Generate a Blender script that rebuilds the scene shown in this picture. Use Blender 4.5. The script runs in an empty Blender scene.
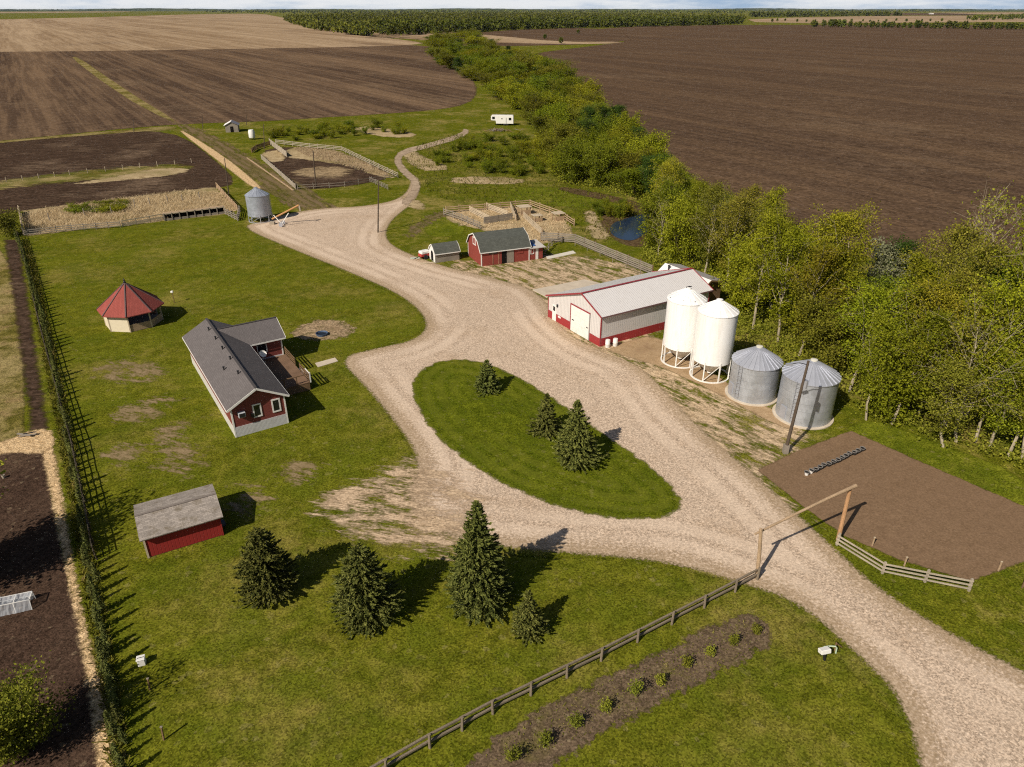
import bpy, math, random
import numpy as np
from mathutils import Vector, Matrix

# ------------------------------------------------------------------ basics
scene = bpy.context.scene
COL = scene.collection
rnd = random.Random(7)
npr = np.random.default_rng(11)
F_PX, CAM_H = 720.0, 36.0
PITCH = math.atan((383.5 - 8.5) / F_PX)
CP, SP = math.cos(PITCH), math.sin(PITCH)
SUN_EL, SHADOW_AZ = math.radians(40), math.radians(50)   # shadows run towards this heading (from +X)


def at(u, v, z=0.0):
    """a place in the photograph turned into a surveyed point at height z"""
    x, y = (u - 512) / F_PX, (v - 383.5) / F_PX
    d = (x, CP - y * SP, -SP - y * CP)
    t = (z - CAM_H) / d[2]
    return Vector((d[0] * t, d[1] * t, z))


def link(o):
    COL.objects.link(o)
    return o


def tag(o, label=None, cat=None, group=None, kind=None):
    if label: o['label'] = label
    if cat: o['category'] = cat
    if group: o['group'] = group
    if kind: o['kind'] = kind
    return o


def thing(name, label, cat, loc=(0, 0, 0), rz=0.0, group=None):
    o = link(bpy.data.objects.new(name, None))
    o.empty_display_size = 0.3
    o.location = loc
    o.rotation_euler = (0, 0, rz)
    return tag(o, label, cat, group)


def copy_tree(o, parent=None):
    c = o.copy()
    link(c)
    if parent is not None:
        c.parent = parent
    for ch in list(o.children):
        copy_tree(ch, c)
    return c


def raw_mesh(name, verts, faces_np=None, faces=None, mat=None, parent=None, smooth=False):
    me = bpy.data.meshes.new(name)
    if faces_np is not None:
        n, k = faces_np.shape
        me.vertices.add(len(verts))
        me.vertices.foreach_set('co', np.asarray(verts, np.float32).ravel())
        me.loops.add(n * k)
        me.loops.foreach_set('vertex_index', faces_np.astype(np.int32).ravel())
        me.polygons.add(n)
        me.polygons.foreach_set('loop_start', np.arange(0, n * k, k, dtype=np.int32))
        me.polygons.foreach_set('loop_total', np.full(n, k, dtype=np.int32))
        me.update(calc_edges=True)
    else:
        me.from_pydata([tuple(v) for v in verts], [], faces)
        me.update()
    if smooth:
        me.polygons.foreach_set('use_smooth', np.ones(len(me.polygons), dtype=bool))
    if mat is not None:
        me.materials.append(mat)
    o = link(bpy.data.objects.new(name, me))
    if parent is not None:
        o.parent = parent
    return o


class MB:
    """collects boxes, bars, tubes and sheets, then links them as one mesh object"""
    def __init__(s):
        s.v, s.f = [], []

    def add(s, vs, fs):
        k = len(s.v)
        s.v += [Vector(a) for a in vs]
        s.f += [tuple(i + k for i in f) for f in fs]
        return s

    def box(s, x0, y0, z0, x1, y1, z1):
        return s.add([(x0, y0, z0), (x1, y0, z0), (x1, y1, z0), (x0, y1, z0), (x0, y0, z1), (x1, y0, z1), (x1, y1, z1), (x0, y1, z1)],
                     [(0, 3, 2, 1), (4, 5, 6, 7), (0, 1, 5, 4), (1, 2, 6, 5), (2, 3, 7, 6), (3, 0, 4, 7)])

    def bar(s, a, b, w, h, up=(0, 0, 1)):
        a, b = Vector(a), Vector(b)
        d = (b - a).normalized()
        up = Vector(up)
        if abs(d.dot(up)) > 0.98: up = Vector((1, 0, 0))
        sd = d.cross(up).normalized()
        u = sd.cross(d).normalized()
        sd *= w / 2; u *= h / 2
        return s.add([a - sd - u, a + sd - u, a + sd + u, a - sd + u, b - sd - u, b + sd - u, b + sd + u, b - sd + u],
                     [(0, 1, 2, 3), (7, 6, 5, 4), (0, 4, 5, 1), (1, 5, 6, 2), (2, 6, 7, 3), (3, 7, 4, 0)])

    def tube(s, pts, rads, n=6, cap=True):
        pts = [Vector(p) for p in pts]
        k0 = len(s.v)
        for i, p in enumerate(pts):
            d = (pts[min(i + 1, len(pts) - 1)] - pts[max(i - 1, 0)])
            d = d.normalized() if d.length > 1e-9 else Vector((0, 0, 1))
            a = d.cross(Vector((0, 0, 1)) if abs(d.z) < 0.95 else Vector((1, 0, 0))).normalized()
            b = d.cross(a)
            r = rads[i] if not isinstance(rads, (int, float)) else rads
            for j in range(n):
                t = 2 * math.pi * j / n
                s.v.append(p + a * (r * math.cos(t)) + b * (r * math.sin(t)))
        for i in range(len(pts) - 1):
            for j in range(n):
                q = k0 + i * n
                s.f.append((q + j, q + n + j, q + n + (j + 1) % n, q + (j + 1) % n))
        if cap:
            s.f.append(tuple(k0 + j for j in range(n)))
            q = k0 + (len(pts) - 1) * n
            s.f.append(tuple(q + n - 1 - j for j in range(n)))
        return s

    def lathe(s, prof, n=32, c=(0, 0), a0=0.0, cap=False):
        k0 = len(s.v)
        for r, z in prof:
            for j in range(n):
                t = a0 + 2 * math.pi * j / n
                s.v.append(Vector((c[0] + r * math.cos(t), c[1] + r * math.sin(t), z)))
        for i in range(len(prof) - 1):
            q = k0 + i * n
            for j in range(n):
                s.f.append((q + j, q + (j + 1) % n, q + n + (j + 1) % n, q + n + j))
        if cap:
            q = k0 + (len(prof) - 1) * n
            s.f.append(tuple(q + j for j in range(n)))
        return s

    def poly(s, pts, th=0.0, direction=None):
        """a flat polygon, given thickness th along -direction"""
        pts = [Vector(p) for p in pts]
        n = len(pts)
        if not th:
            return s.add(pts, [tuple(range(n))])
        nrm = Vector(direction) if direction is not None else (pts[1] - pts[0]).cross(pts[2] - pts[0]).normalized()
        low = [p - nrm * th for p in pts]
        return s.add(pts + low, [tuple(range(n)), tuple(2 * n - 1 - i for i in range(n))] +
                     [(i, i + n, (i + 1) % n + n, (i + 1) % n) for i in range(n)])

    def build(s, name, mat, parent=None, smooth=False, label=None, bevel=0):
        o = raw_mesh(name, s.v, faces=s.f, mat=mat, parent=parent)
        if smooth:
            me = o.data
            me.polygons.foreach_set('use_smooth', np.ones(len(me.polygons), dtype=bool))
            me.set_sharp_from_angle(angle=math.radians(40))
        if bevel:
            m = o.modifiers.new('bevel', 'BEVEL'); m.width = bevel; m.segments = 1; m.limit_method = 'ANGLE'
        if label: o['label'] = label
        return o


# ------------------------------------------------------------------ materials
class NT:
    def __init__(s, name, rough=0.85, spec=0.25):
        s.m = bpy.data.materials.new(name)
        s.m.use_nodes = True
        s.t = s.m.node_tree
        s.t.nodes.clear()
        s.out = s.t.nodes.new('ShaderNodeOutputMaterial')
        s.b = s.t.nodes.new('ShaderNodeBsdfPrincipled')
        s.b.inputs['Roughness'].default_value = rough
        s.b.inputs['Specular IOR Level'].default_value = spec
        s.t.links.new(s.b.outputs[0], s.out.inputs['Surface'])
        s.tc = s.t.nodes.new('ShaderNodeTexCoord')
        s.vec = s.tc.outputs['Object']

    def n(s, typ, **kw):
        nd = s.t.nodes.new(typ)
        for k, v in kw.items(): setattr(nd, k, v)
        return nd

    def set(s, sock, val):
        if isinstance(val, bpy.types.NodeSocket): s.t.links.new(val, sock)
        elif isinstance(val, (tuple, list)) and len(val) == 3 and sock.type == 'RGBA': sock.default_value = (*val, 1)
        else: sock.default_value = val

    def mapping(s, scale=(1, 1, 1), rz=0.0, vec=None, loc=(0, 0, 0)):
        src = vec or s.vec
        if rz and tuple(scale) != (1, 1, 1):      # turn first, then stretch
            m0 = s.n('ShaderNodeMapping')
            s.set(m0.inputs['Vector'], src)
            m0.inputs['Rotation'].default_value = (0, 0, rz)
            src, rz = m0.outputs[0], 0.0
        m = s.n('ShaderNodeMapping')
        s.set(m.inputs['Vector'], src)
        m.inputs['Scale'].default_value = scale
        m.inputs['Rotation'].default_value = (0, 0, rz)
        m.inputs['Location'].default_value = loc
        return m.outputs[0]

    def noise(s, scale, detail=3, rough=0.55, vec=None, dist=0.0):
        k = s.n('ShaderNodeTexNoise')
        s.set(k.inputs['Vector'], vec or s.vec)
        k.inputs['Scale'].default_value = scale
        k.inputs['Detail'].default_value = detail
        k.inputs['Roughness'].default_value = rough
        k.inputs['Distortion'].default_value = dist
        return k.outputs[0]

    def voronoi(s, scale, vec=None, feature='F1', out='Distance'):
        k = s.n('ShaderNodeTexVoronoi', feature=feature)
        s.set(k.inputs['Vector'], vec or s.vec)
        k.inputs['Scale'].default_value = scale
        return k.outputs[out]

    def math(s, op, a, b=0.0, c=None, clamp=False):
        k = s.n('ShaderNodeMath', operation=op, use_clamp=clamp)
        s.set(k.inputs[0], a); s.set(k.inputs[1], b)
        if c is not None: s.set(k.inputs[2], c)
        return k.outputs[0]

    def rng(s, val, a, b, c=0.0, d=1.0, smooth=True):
        k = s.n('ShaderNodeMapRange', interpolation_type='SMOOTHSTEP' if smooth else 'LINEAR')
        s.set(k.inputs['Value'], val)
        for i, q in zip(('From Min', 'From Max', 'To Min', 'To Max'), (a, b, c, d)): k.inputs[i].default_value = q
        return k.outputs[0]

    def mix(s, fac, a, b, mode='MIX'):
        k = s.n('ShaderNodeMix', data_type='RGBA', blend_type=mode)
        s.set(k.inputs[0], fac); s.set(k.inputs[6], a); s.set(k.inputs[7], b)
        return k.outputs[2]

    def attr(s, name):
        k = s.n('ShaderNodeAttribute', attribute_name=name)
        return k.outputs['Fac']

    def sep(s, vec=None):
        k = s.n('ShaderNodeSeparateXYZ')
        s.set(k.inputs[0], vec or s.vec)
        return k.outputs

    def objrand(s):
        return s.n('ShaderNodeObjectInfo').outputs['Random']

    def color(s, c): s.set(s.b.inputs['Base Color'], c); return s
    def alpha(s, a): s.set(s.b.inputs['Alpha'], a); return s

    def bump(s, h, dist=0.05, strength=1.0):
        k = s.n('ShaderNodeBump')
        s.set(k.inputs['Height'], h)
        k.inputs['Distance'].default_value = dist
        k.inputs['Strength'].default_value = strength
        s.t.links.new(k.outputs[0], s.b.inputs['Normal'])
        return s


def plain(name, c, rough=0.7, spec=0.3, metal=0.0, var=0.12, scale=3.0, dirt=None):
    """paint / wood / metal with worn, uneven tone"""
    m = NT(name, rough, spec)
    m.b.inputs['Metallic'].default_value = metal
    f = m.noise(scale, 5, 0.6)
    g = m.noise(scale * 9, 3, 0.6)
    lo = tuple(x * (1 - var) for x in c); hi = tuple(min(1, x * (1 + var)) for x in c)
    col = m.mix(m.rng(m.math('MULTIPLY_ADD', g, 0.4, m.math('MULTIPLY', f, 0.6)), 0.3, 0.7), lo, hi)
    if dirt:
        col = m.mix(m.rng(m.noise(scale * 0.7, 6, 0.7), 0.52, 0.75, 0, 0.7), col, dirt)
    m.color(col)
    return m.m


def wood(name, c, var=0.35):
    m = NT(name, 0.85, 0.2)
    v = m.mapping((3, 3, 3))
    f = m.noise(6, 6, 0.7, vec=v)
    g = m.noise(0.8, 2, 0.5)
    col = m.mix(m.rng(f, 0.3, 0.7), tuple(x * (1 - var) for x in c), tuple(x * (1 + var) for x in c))
    col = m.mix(m.rng(g, 0.4, 0.7, 0, 0.5), col, tuple(x * 0.6 for x in c))
    return m.color(col).m


def ribbed(name, c, axis, pitch, rough=0.5, spec=0.4, metal=0.0, depth=0.02, dirt=(0.25, 0.22, 0.18), dirt_amt=0.25, dark=0.78):
    """profiled sheet metal or siding: ribs run across one axis of the thing"""
    m = NT(name, rough, spec)
    m.b.inputs['Metallic'].default_value = metal
    x = m.sep()[axis]
    w = m.math('PINGPONG', m.math('MULTIPLY', x, 1.0 / pitch), 0.5)
    rib = m.rng(w, 0.0, 0.09)
    col = m.mix(rib, tuple(q * dark for q in c), c)
    n1 = m.noise(0.9, 6, 0.65)
    col = m.mix(m.rng(n1, 0.5, 0.8, 0, dirt_amt), col, dirt)
    st = m.noise(2.5, 4, 0.6, vec=m.mapping((4, 4, 0.5)))
    col = m.mix(m.rng(st, 0.45, 0.8, 0, dirt_amt), col, dirt)
    m.color(col)
    m.bump(rib, depth)
    return m.m


def shingles(name, c, var=0.25, moss=None, axis=1, pitch=0.16):
    m = NT(name, 0.92, 0.15)
    br = m.n('ShaderNodeTexBrick')
    br.offset = 0.5
    m.set(br.inputs['Vector'], m.mapping((1, 1, 1), 0, loc=(0, 0, 0)))
    br.inputs['Scale'].default_value = 1.0
    br.inputs['Brick Width'].default_value = 0.35
    br.inputs['Row Height'].default_value = pitch
    br.inputs['Mortar Size'].default_value = 0.012
    br.inputs['Color1'].default_value = (*[x * (1 - var) for x in c], 1)
    br.inputs['Color2'].default_value = (*[x * (1 + var) for x in c], 1)
    br.inputs['Mortar'].default_value = (*[x * 0.55 for x in c], 1)
    if axis == 0:
        mp = m.mapping((1, 1, 1), math.pi / 2)
        m.set(br.inputs['Vector'], mp)
    col = br.outputs['Color']
    n1 = m.noise(0.6, 5, 0.6)
    col = m.mix(m.rng(n1, 0.35, 0.75, 0, 0.5), col, tuple(x * 0.7 for x in c))
    n2 = m.noise(14, 3, 0.7)
    col = m.mix(m.rng(n2, 0.35, 0.7, 0, 0.45), col, tuple(x * 1.45 for x in c))
    if moss:
        col = m.mix(m.rng(m.noise(1.3, 6, 0.7), 0.5, 0.68, 0, 0.8), col, moss)
    m.color(col)
    m.bump(n2, 0.02)
    return m.m


def earth(name, dark, light, alt=None, fine=9.0, mid=1.6, big=0.12, alt_lo=0.5, alt_hi=0.72, rows=None, soft=0.5, amp=0.6,
          patch=0.0, patch_scale=0.6, grow=1.0, bump=0.06, speck=None, tracks=None, width=0.25, third=None, stretch=None, fringe=None, row_bands=1.0, grain=None, amax=1.0):
    """bare ground, gravel, turf: tones from noises of three sizes; the sheet thins out raggedly along its edge"""
    m = NT(name, 1.0, 0.0)
    vec = m.vec
    if stretch: vec = m.mapping((stretch[0], stretch[1], 1), stretch[2])
    nf = m.noise(fine, 4, 0.65, vec=vec)
    nm = m.noise(mid, 4, 0.6, vec=vec)
    nb = m.noise(big, 3, 0.5)
    tone = m.math('ADD', m.math('MULTIPLY', nf, 0.55), m.math('MULTIPLY', nm, 0.45))
    col = m.mix(m.rng(tone, 0.36, 0.64), dark, light)
    if alt: col = m.mix(m.rng(m.math('MULTIPLY_ADD', nm, 0.35, m.math('MULTIPLY', nb, 0.65)), alt_lo, alt_hi), col, alt)
    if third: col = m.mix(m.rng(m.noise(big * 2.7, 5, 0.65), third[1], third[2], 0, third[3]), col, third[0])
    if rows:
        ang, pitch, dcol, amt = rows
        st = m.noise(1.0, 3, 0.7, vec=m.mapping((0.03 / pitch, 1.0 / pitch, 1), -ang))
        st2 = m.noise(1.0, 2, 0.6, vec=m.mapping((0.004 / pitch, 0.13 / pitch, 1), -ang))
        f = m.math('ADD', m.math('MULTIPLY', m.rng(st, 0.42, 0.6), 0.5), m.math('MULTIPLY', m.rng(st2, 0.4, 0.62), 0.5 * row_bands))
        col = m.mix(m.math('MULTIPLY', f, amt), col, dcol)
    if speck:
        sc, thr, scol, amt = speck
        vo = m.voronoi(sc, out='Color')
        r = m.sep(vo)[0]
        col = m.mix(m.rng(r, thr, thr + 0.08, 0, amt, False), col, scol)
    if grain:
        gc = m.voronoi(grain[0], vec=m.mapping((1, 1, 0.2)), out='Color')
        gs = m.n('ShaderNodeHueSaturation')
        m.set(gs.inputs['Value'], m.rng(m.sep(gc)[0], 0, 1, grain[1], grain[2], False))
        m.set(gs.inputs['Color'], col)
        col = gs.outputs[0]
    edge = m.attr('edge')
    if tracks:
        tcol, period, amt = tracks
        tn = m.math('MULTIPLY_ADD', nb, 1.2, m.math('MULTIPLY', edge, 1.0 / period))
        tw = m.math('PINGPONG', tn, 0.5)
        tf = m.rng(m.math('MULTIPLY_ADD', nm, 0.25, tw), 0.18, 0.45)
        tf = m.math('MULTIPLY', tf, m.rng(m.noise(0.09, 2), 0.3, 0.55))
        tf = m.math('MULTIPLY', tf, m.rng(edge, 3.8, 7.0, 1, 0.15))
        col = m.mix(m.math('MULTIPLY', tf, amt), col, tcol)
    if fringe:
        ff = m.math('ADD', edge, m.math('MULTIPLY_ADD', nm, fringe[1] * 2.4, -fringe[1] * 1.2))
        col = m.mix(m.rng(ff, 0, fringe[1], fringe[2], 0), col, fringe[0])
    m.color(col)
    rag = m.math('ADD', m.math('MULTIPLY_ADD', nm, amp * 2, -amp), m.math('MULTIPLY_ADD', nf, amp, -amp * 0.5))
    e = m.math('ADD', m.math('MINIMUM', m.math('MULTIPLY', edge, grow), m.math('MULTIPLY', edge, max(grow, 1.3))), rag)
    if patch:
        pn = m.math('ADD', m.math('MULTIPLY', m.noise(patch_scale, 5, 0.7, vec=vec), 0.75), m.math('MULTIPLY', m.noise(patch_scale * 5, 3, 0.6, vec=vec), 0.25))
        e = m.math('ADD', e, m.math('MULTIPLY_ADD', pn, patch * 2, -patch))
    m.alpha(m.rng(e, -width, width, 0, amax))
    if bump: m.bump(tone, bump)
    return m.m


# ------------------------------------------------------------------ ground sheets
def chaikin(p, k=2):
    for _ in range(k):
        q = []
        n = len(p)
        for i in range(n):
            a, b = p[i], p[(i + 1) % n]
            q += [a * 0.75 + b * 0.25, a * 0.25 + b * 0.75]
        p = q
    return p


def sdf(px, py, poly):
    P = np.stack([px, py], 1)
    A = np.array(poly); B = np.roll(A, -1, 0)
    dmin = np.full(len(P), 1e18); inside = np.zeros(len(P), bool)
    for a, b in zip(A, B):
        e = b - a; w = P - a
        t = np.clip((w @ e) / max(e @ e, 1e-12), 0, 1)
        d = w - t[:, None] * e
        dmin = np.minimum(dmin, (d * d).sum(1))
        c = (a[1] <= P[:, 1]) != (b[1] <= P[:, 1])
        if e[1] != 0:
            xi = a[0] + (P[:, 1] - a[1]) / e[1] * e[0]
            inside ^= c & (P[:, 0] < xi)
    d = np.sqrt(dmin)
    return np.where(inside, d, -d)


def sheet(name, poly_px, z, mat, cell=0.5, pad=0.6, smooth=2, world=False, kind='structure'):
    P = [np.array(q[:2], float) if world else np.array(at(*q)[:2]) for q in poly_px]
    if smooth: P = chaikin(P, smooth)
    A = np.array(P)
    lo, hi = A.min(0) - pad - cell, A.max(0) + pad + cell
    nx, ny = int((hi[0] - lo[0]) / cell) + 2, int((hi[1] - lo[1]) / cell) + 2
    X, Y = np.meshgrid(lo[0] + np.arange(nx) * cell, lo[1] + np.arange(ny) * cell)
    d = sdf(X.ravel(), Y.ravel(), P)
    D = d.reshape(ny, nx)
    ok = np.maximum.reduce([D[:-1, :-1], D[1:, :-1], D[:-1, 1:], D[1:, 1:]]) > -pad
    jj, ii = np.nonzero(ok)
    idx = lambda j, i: j * nx + i
    q = np.stack([idx(jj, ii), idx(jj, ii + 1), idx(jj + 1, ii + 1), idx(jj + 1, ii)], 1)
    used, inv = np.unique(q, return_inverse=True)
    q = inv.reshape(q.shape)
    V = np.stack([X.ravel()[used], Y.ravel()[used], np.full(len(used), z)], 1)
    o = raw_mesh(name, V, q, mat=mat)
    at_ = o.data.attributes.new('edge', 'FLOAT', 'POINT')
    at_.data.foreach_set('value', d[used].astype(np.float32))
    return tag(o, kind=kind)


def inside_pts(poly_px, n, world=False, smooth=1, margin=0.0, seed=1):
    P = [np.array(q[:2], float) if world else np.array(at(*q)[:2]) for q in poly_px]
    if smooth: P = chaikin(P, smooth)
    A = np.array(P); lo, hi = A.min(0), A.max(0)
    r = np.random.default_rng(seed)
    out = np.zeros((0, 2))
    for _ in range(60):
        q = lo + r.random((n * 3, 2)) * (hi - lo)
        q = q[sdf(q[:, 0], q[:, 1], P) > margin]
        out = np.vstack([out, q])
        if len(out) >= n: break
    return out[:n]


# ------------------------------------------------------------------ the ground and what covers it
GRASS_D, GRASS_L, GRASS_Y = (0.06, 0.07, 0.009), (0.14, 0.14, 0.022), (0.19, 0.155, 0.045)


def heading(a, b):
    d = at(*b) - at(*a)
    return math.atan2(d.y, d.x)


def turf(name, soft=0.5, amp=0.4, d=GRASS_D, l=GRASS_L, y=GRASS_Y, third=None, alt_lo=0.52, alt_hi=0.74, **k):
    return earth(name, d, l, y, fine=6.5, mid=0.8, big=0.09, alt_lo=alt_lo, alt_hi=alt_hi, amp=amp, bump=0.035,
                 third=third or ((0.068, 0.090, 0.006), 0.42, 0.62, 0.6), speck=(3.1, 0.955, (0.22, 0.19, 0.07), 0.7), grain=(11.0, 0.5, 1.5), **k)


M_ground = turf('ground_meadow', d=(0.066, 0.077, 0.005), l=(0.165, 0.165, 0.015), y=(0.25, 0.20, 0.06), alt_lo=0.46, alt_hi=0.66)
# one sheet to the horizon: cells grow with distance
gx = [0.0]
step = 20.0
while gx[-1] < 11500:
    gx.append(gx[-1] + step); step *= 1.35
gx = np.array(sorted(set([-a for a in gx] + gx)))
GX, GY = np.meshgrid(gx, gx)
n_ = len(gx)
jj, ii = np.meshgrid(np.arange(n_ - 1), np.arange(n_ - 1), indexing='ij')
q_ = np.stack([jj * n_ + ii, jj * n_ + ii + 1, (jj + 1) * n_ + ii + 1, (jj + 1) * n_ + ii], -1).reshape(-1, 4)
ground = raw_mesh('ground', np.stack([GX.ravel(), GY.ravel(), np.zeros(GX.size)], 1), q_, mat=M_ground)
ea = ground.data.attributes.new('edge', 'FLOAT', 'POINT')
ea.data.foreach_set('value', np.full(GX.size, 50, np.float32))
tag(ground, kind='structure')

SOIL_D, SOIL_L, SOIL_P = (0.050, 0.031, 0.024), (0.088, 0.055, 0.043), (0.115, 0.073, 0.054)
M_field = earth('ploughed_soil', (0.060, 0.039, 0.026), (0.103, 0.067, 0.045), (0.14, 0.096, 0.062), fine=1.3, mid=0.2, big=0.012, rows=(heading((768, 112), (1024, 150)), 2.6, (0.17, 0.108, 0.062), 0.5),
                amp=1.5, width=1.0, bump=0.2, grain=(1.6, 0.7, 1.3), speck=(0.8, 0.95, (0.2, 0.14, 0.10), 0.5))
M_field_w = earth('ploughed_soil_west', (0.055, 0.036, 0.025), (0.101, 0.066, 0.045), (0.148, 0.102, 0.066), fine=1.1, mid=0.2, big=0.02, rows=(heading((75, 58), (182, 124)), 4.0, (0.205, 0.135, 0.082), 0.85), grain=(1.2, 0.75, 1.25),
                  amp=1.5, width=1.0, bump=0.2)
M_stubble = earth('grain_stubble', (0.19, 0.125, 0.072), (0.31, 0.215, 0.13), (0.13, 0.085, 0.055), fine=0.8, mid=0.1, big=0.009, rows=(heading((75, 58), (182, 124)), 11.0, (0.42, 0.31, 0.20), 0.95), grain=(0.6, 0.75, 1.25), amp=4, width=3, bump=0.1)
M_garden = earth('tilled_garden_soil', (0.168, 0.108, 0.064), (0.225, 0.148, 0.090), (0.188, 0.122, 0.074), fine=6, mid=1.2, big=0.09, rows=(math.radians(33), 0.45, (0.225, 0.146, 0.092), 0.4), grain=(9, 0.85, 1.15), amp=0.25, width=0.12, bump=0.03)
M_dark = earth('dark_garden_soil', (0.034, 0.021, 0.015), (0.075, 0.045, 0.032), (0.10, 0.065, 0.042), fine=7, mid=1.4, big=0.12, rows=(math.radians(75), 0.6, (0.10, 0.065, 0.045), 0.5), grain=(9, 0.6, 1.4), amp=0.25, width=0.15, bump=0.12,
               speck=(4.0, 0.965, (0.35, 0.27, 0.17), 0.8))
M_corral = earth('trampled_corral_soil', (0.036, 0.023, 0.016), (0.090, 0.058, 0.040), (0.16, 0.112, 0.075), fine=2.2, mid=0.5, big=0.05, amp=0.8, width=0.5, bump=0.1, grain=(2.5, 0.65, 1.35), stretch=(0.45, 1.6, math.radians(-6)))
M_gravel = earth('gravel_drive', (0.36, 0.272, 0.198), (0.64, 0.505, 0.385), (0.51, 0.40, 0.30), fine=10.0, mid=4.5, big=0.06, amp=0.7, width=0.3, bump=0.03,
                 speck=(9.0, 0.88, (0.74, 0.61, 0.48), 0.4), grain=(10, 0.66, 1.32), tracks=((0.74, 0.60, 0.47), 2.2, 0.42), third=((0.40, 0.29, 0.195), 0.5, 0.7, 0.5), fringe=((0.32, 0.23, 0.135), 2.2, 0.7))
M_yard = earth('packed_dirt', (0.38, 0.27, 0.165), (0.58, 0.445, 0.295), (0.48, 0.36, 0.24), fine=5, mid=1.0, big=0.1, amp=0.6, width=1.5, bump=0.03, grow=0.08, patch=9, patch_scale=0.5, stretch=(0.5, 1.5, math.radians(48)), grain=(7, 0.7, 1.25))
M_verge = earth('bare_verge_dirt', (0.36, 0.255, 0.16), (0.58, 0.44, 0.30), (0.48, 0.36, 0.25), fine=5, mid=1.0, big=0.1, amp=0.6, width=1.4, bump=0.03, grow=0.13, patch=8, patch_scale=0.5, stretch=(0.45, 1.6, math.radians(12)), grain=(7, 0.7, 1.25))
M_worn = earth('worn_turf', (0.21, 0.15, 0.075), (0.37, 0.275, 0.165), (0.20, 0.155, 0.06), fine=5, mid=1.0, big=0.2, amp=0.6, width=1.2, bump=0.03, amax=0.8, grow=0.2, patch=8, patch_scale=0.5, stretch=(0.6, 1.4, math.radians(20)))
M_sand = earth('sand', (0.30, 0.205, 0.115), (0.45, 0.325, 0.20), (0.26, 0.17, 0.10), fine=6, mid=1.2, big=0.3, amp=0.3, width=0.2, bump=0.06)
M_sandy = earth('dug_dirt', (0.20, 0.14, 0.08), (0.43, 0.32, 0.20), (0.26, 0.18, 0.105), fine=4, mid=1.0, big=0.3, amp=0.7, width=0.3, bump=0.06, grow=0.9, patch=2.2, patch_scale=0.6, grain=(6, .6, 1.35), third=((0.12, 0.10, 0.04), .5, .62, .6))
M_straw = earth('straw_mulch', (0.42, 0.275, 0.135), (0.80, 0.59, 0.35), (0.56, 0.40, 0.22), fine=9, mid=2.0, big=0.2, grain=(10, 0.6, 1.35), amp=0.5, width=0.25, bump=0.15)
M_drygrass = earth('dry_grass', (0.27, 0.195, 0.10), (0.52, 0.41, 0.25), (0.17, 0.145, 0.045), fine=3.2, mid=0.6, big=0.09, amp=0.8, width=0.4, bump=0.15, grow=0.5, patch=2.0, patch_scale=0.25)
M_strawthin = earth('thin_scattered_straw', (0.22, 0.155, 0.085), (0.40, 0.30, 0.18), (0.12, 0.085, 0.05), fine=3.2, mid=0.6, big=0.2, amp=0.8, width=1.0, bump=0.05, grow=0.3, patch=7, patch_scale=0.35, grain=(3, .7, 1.3), stretch=(0.4, 1.6, 0.0))
M_bed = earth('planting_bed', (0.085, 0.060, 0.038), (0.175, 0.125, 0.08), (0.12, 0.105, 0.03), fine=8, mid=1.6, big=0.3, amp=0.5, width=0.2, bump=0.05, grow=0.8, patch=1.4, patch_scale=0.6, grain=(9, 0.65, 1.35), speck=(6, 0.94, (0.26, 0.21, 0.13), 0.7))
M_track = earth('dirt_track', (0.24, 0.18, 0.125), (0.44, 0.34, 0.245), (0.50, 0.395, 0.285), fine=3, mid=0.6, big=0.06, amp=0.5, width=0.25, bump=0.06)
M_track_g = earth('overgrown_track', (0.085, 0.07, 0.022), (0.17, 0.135, 0.055), (0.10, 0.095, 0.018), fine=3, mid=0.5, big=0.07, amp=0.6, width=0.8, bump=0.03, grow=0.4, patch=6, patch_scale=0.3, grain=(3, .65, 1.35), tracks=((0.20, 0.14, 0.085), 2.0, 0.7), stretch=(0.4, 1.8, math.radians(62)))
M_rough = turf('rough_grass', d=(0.07, 0.066, 0.012), l=(0.19, 0.155, 0.038), y=(0.28, 0.22, 0.095), alt_lo=0.42, alt_hi=0.6, third=((0.27, 0.185, 0.09), 0.52, 0.66, 0.7))
M_rough_p = turf('patchy_rough_grass', d=(0.07, 0.066, 0.012), l=(0.19, 0.155, 0.038), y=(0.28, 0.22, 0.095), alt_lo=0.42, alt_hi=0.6, patch=7, patch_scale=0.35, grow=0.5, width=0.7, stretch=(0.4, 1.6, math.radians(8)))
M_lush = turf('lush_grass', d=(0.075, 0.095, 0.006), l=(0.17, 0.185, 0.016), y=(0.21, 0.185, 0.035))
M_lawn = turf('mown_lawn', d=(0.060, 0.067, 0.005), l=(0.156, 0.155, 0.014), y=(0.215, 0.172, 0.045), alt_lo=0.46, alt_hi=0.72, rows=(heading((430, 748), (735, 592)), 1.1, (0.155, 0.168, 0.014), 0.35))
M_isle = turf('island_turf', amp=0.7, tracks=((0.145, 0.155, 0.018), 1.5, 0.4), d=(0.052, 0.068, 0.004), l=(0.132, 0.150, 0.010), y=(0.175, 0.155, 0.024), alt_lo=0.55, alt_hi=0.75)
M_bank = earth('muddy_bank', (0.055, 0.035, 0.018), (0.14, 0.095, 0.05), (0.07, 0.07, 0.015), fine=2, mid=0.5, big=0.1, amp=1.0, width=0.5, bump=0.1)
M_conc = plain('old_concrete', (0.54, 0.465, 0.37), 0.9, 0.2, var=0.12, scale=0.7, dirt=(0.33, 0.27, 0.2))

Z = 0.02
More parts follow.
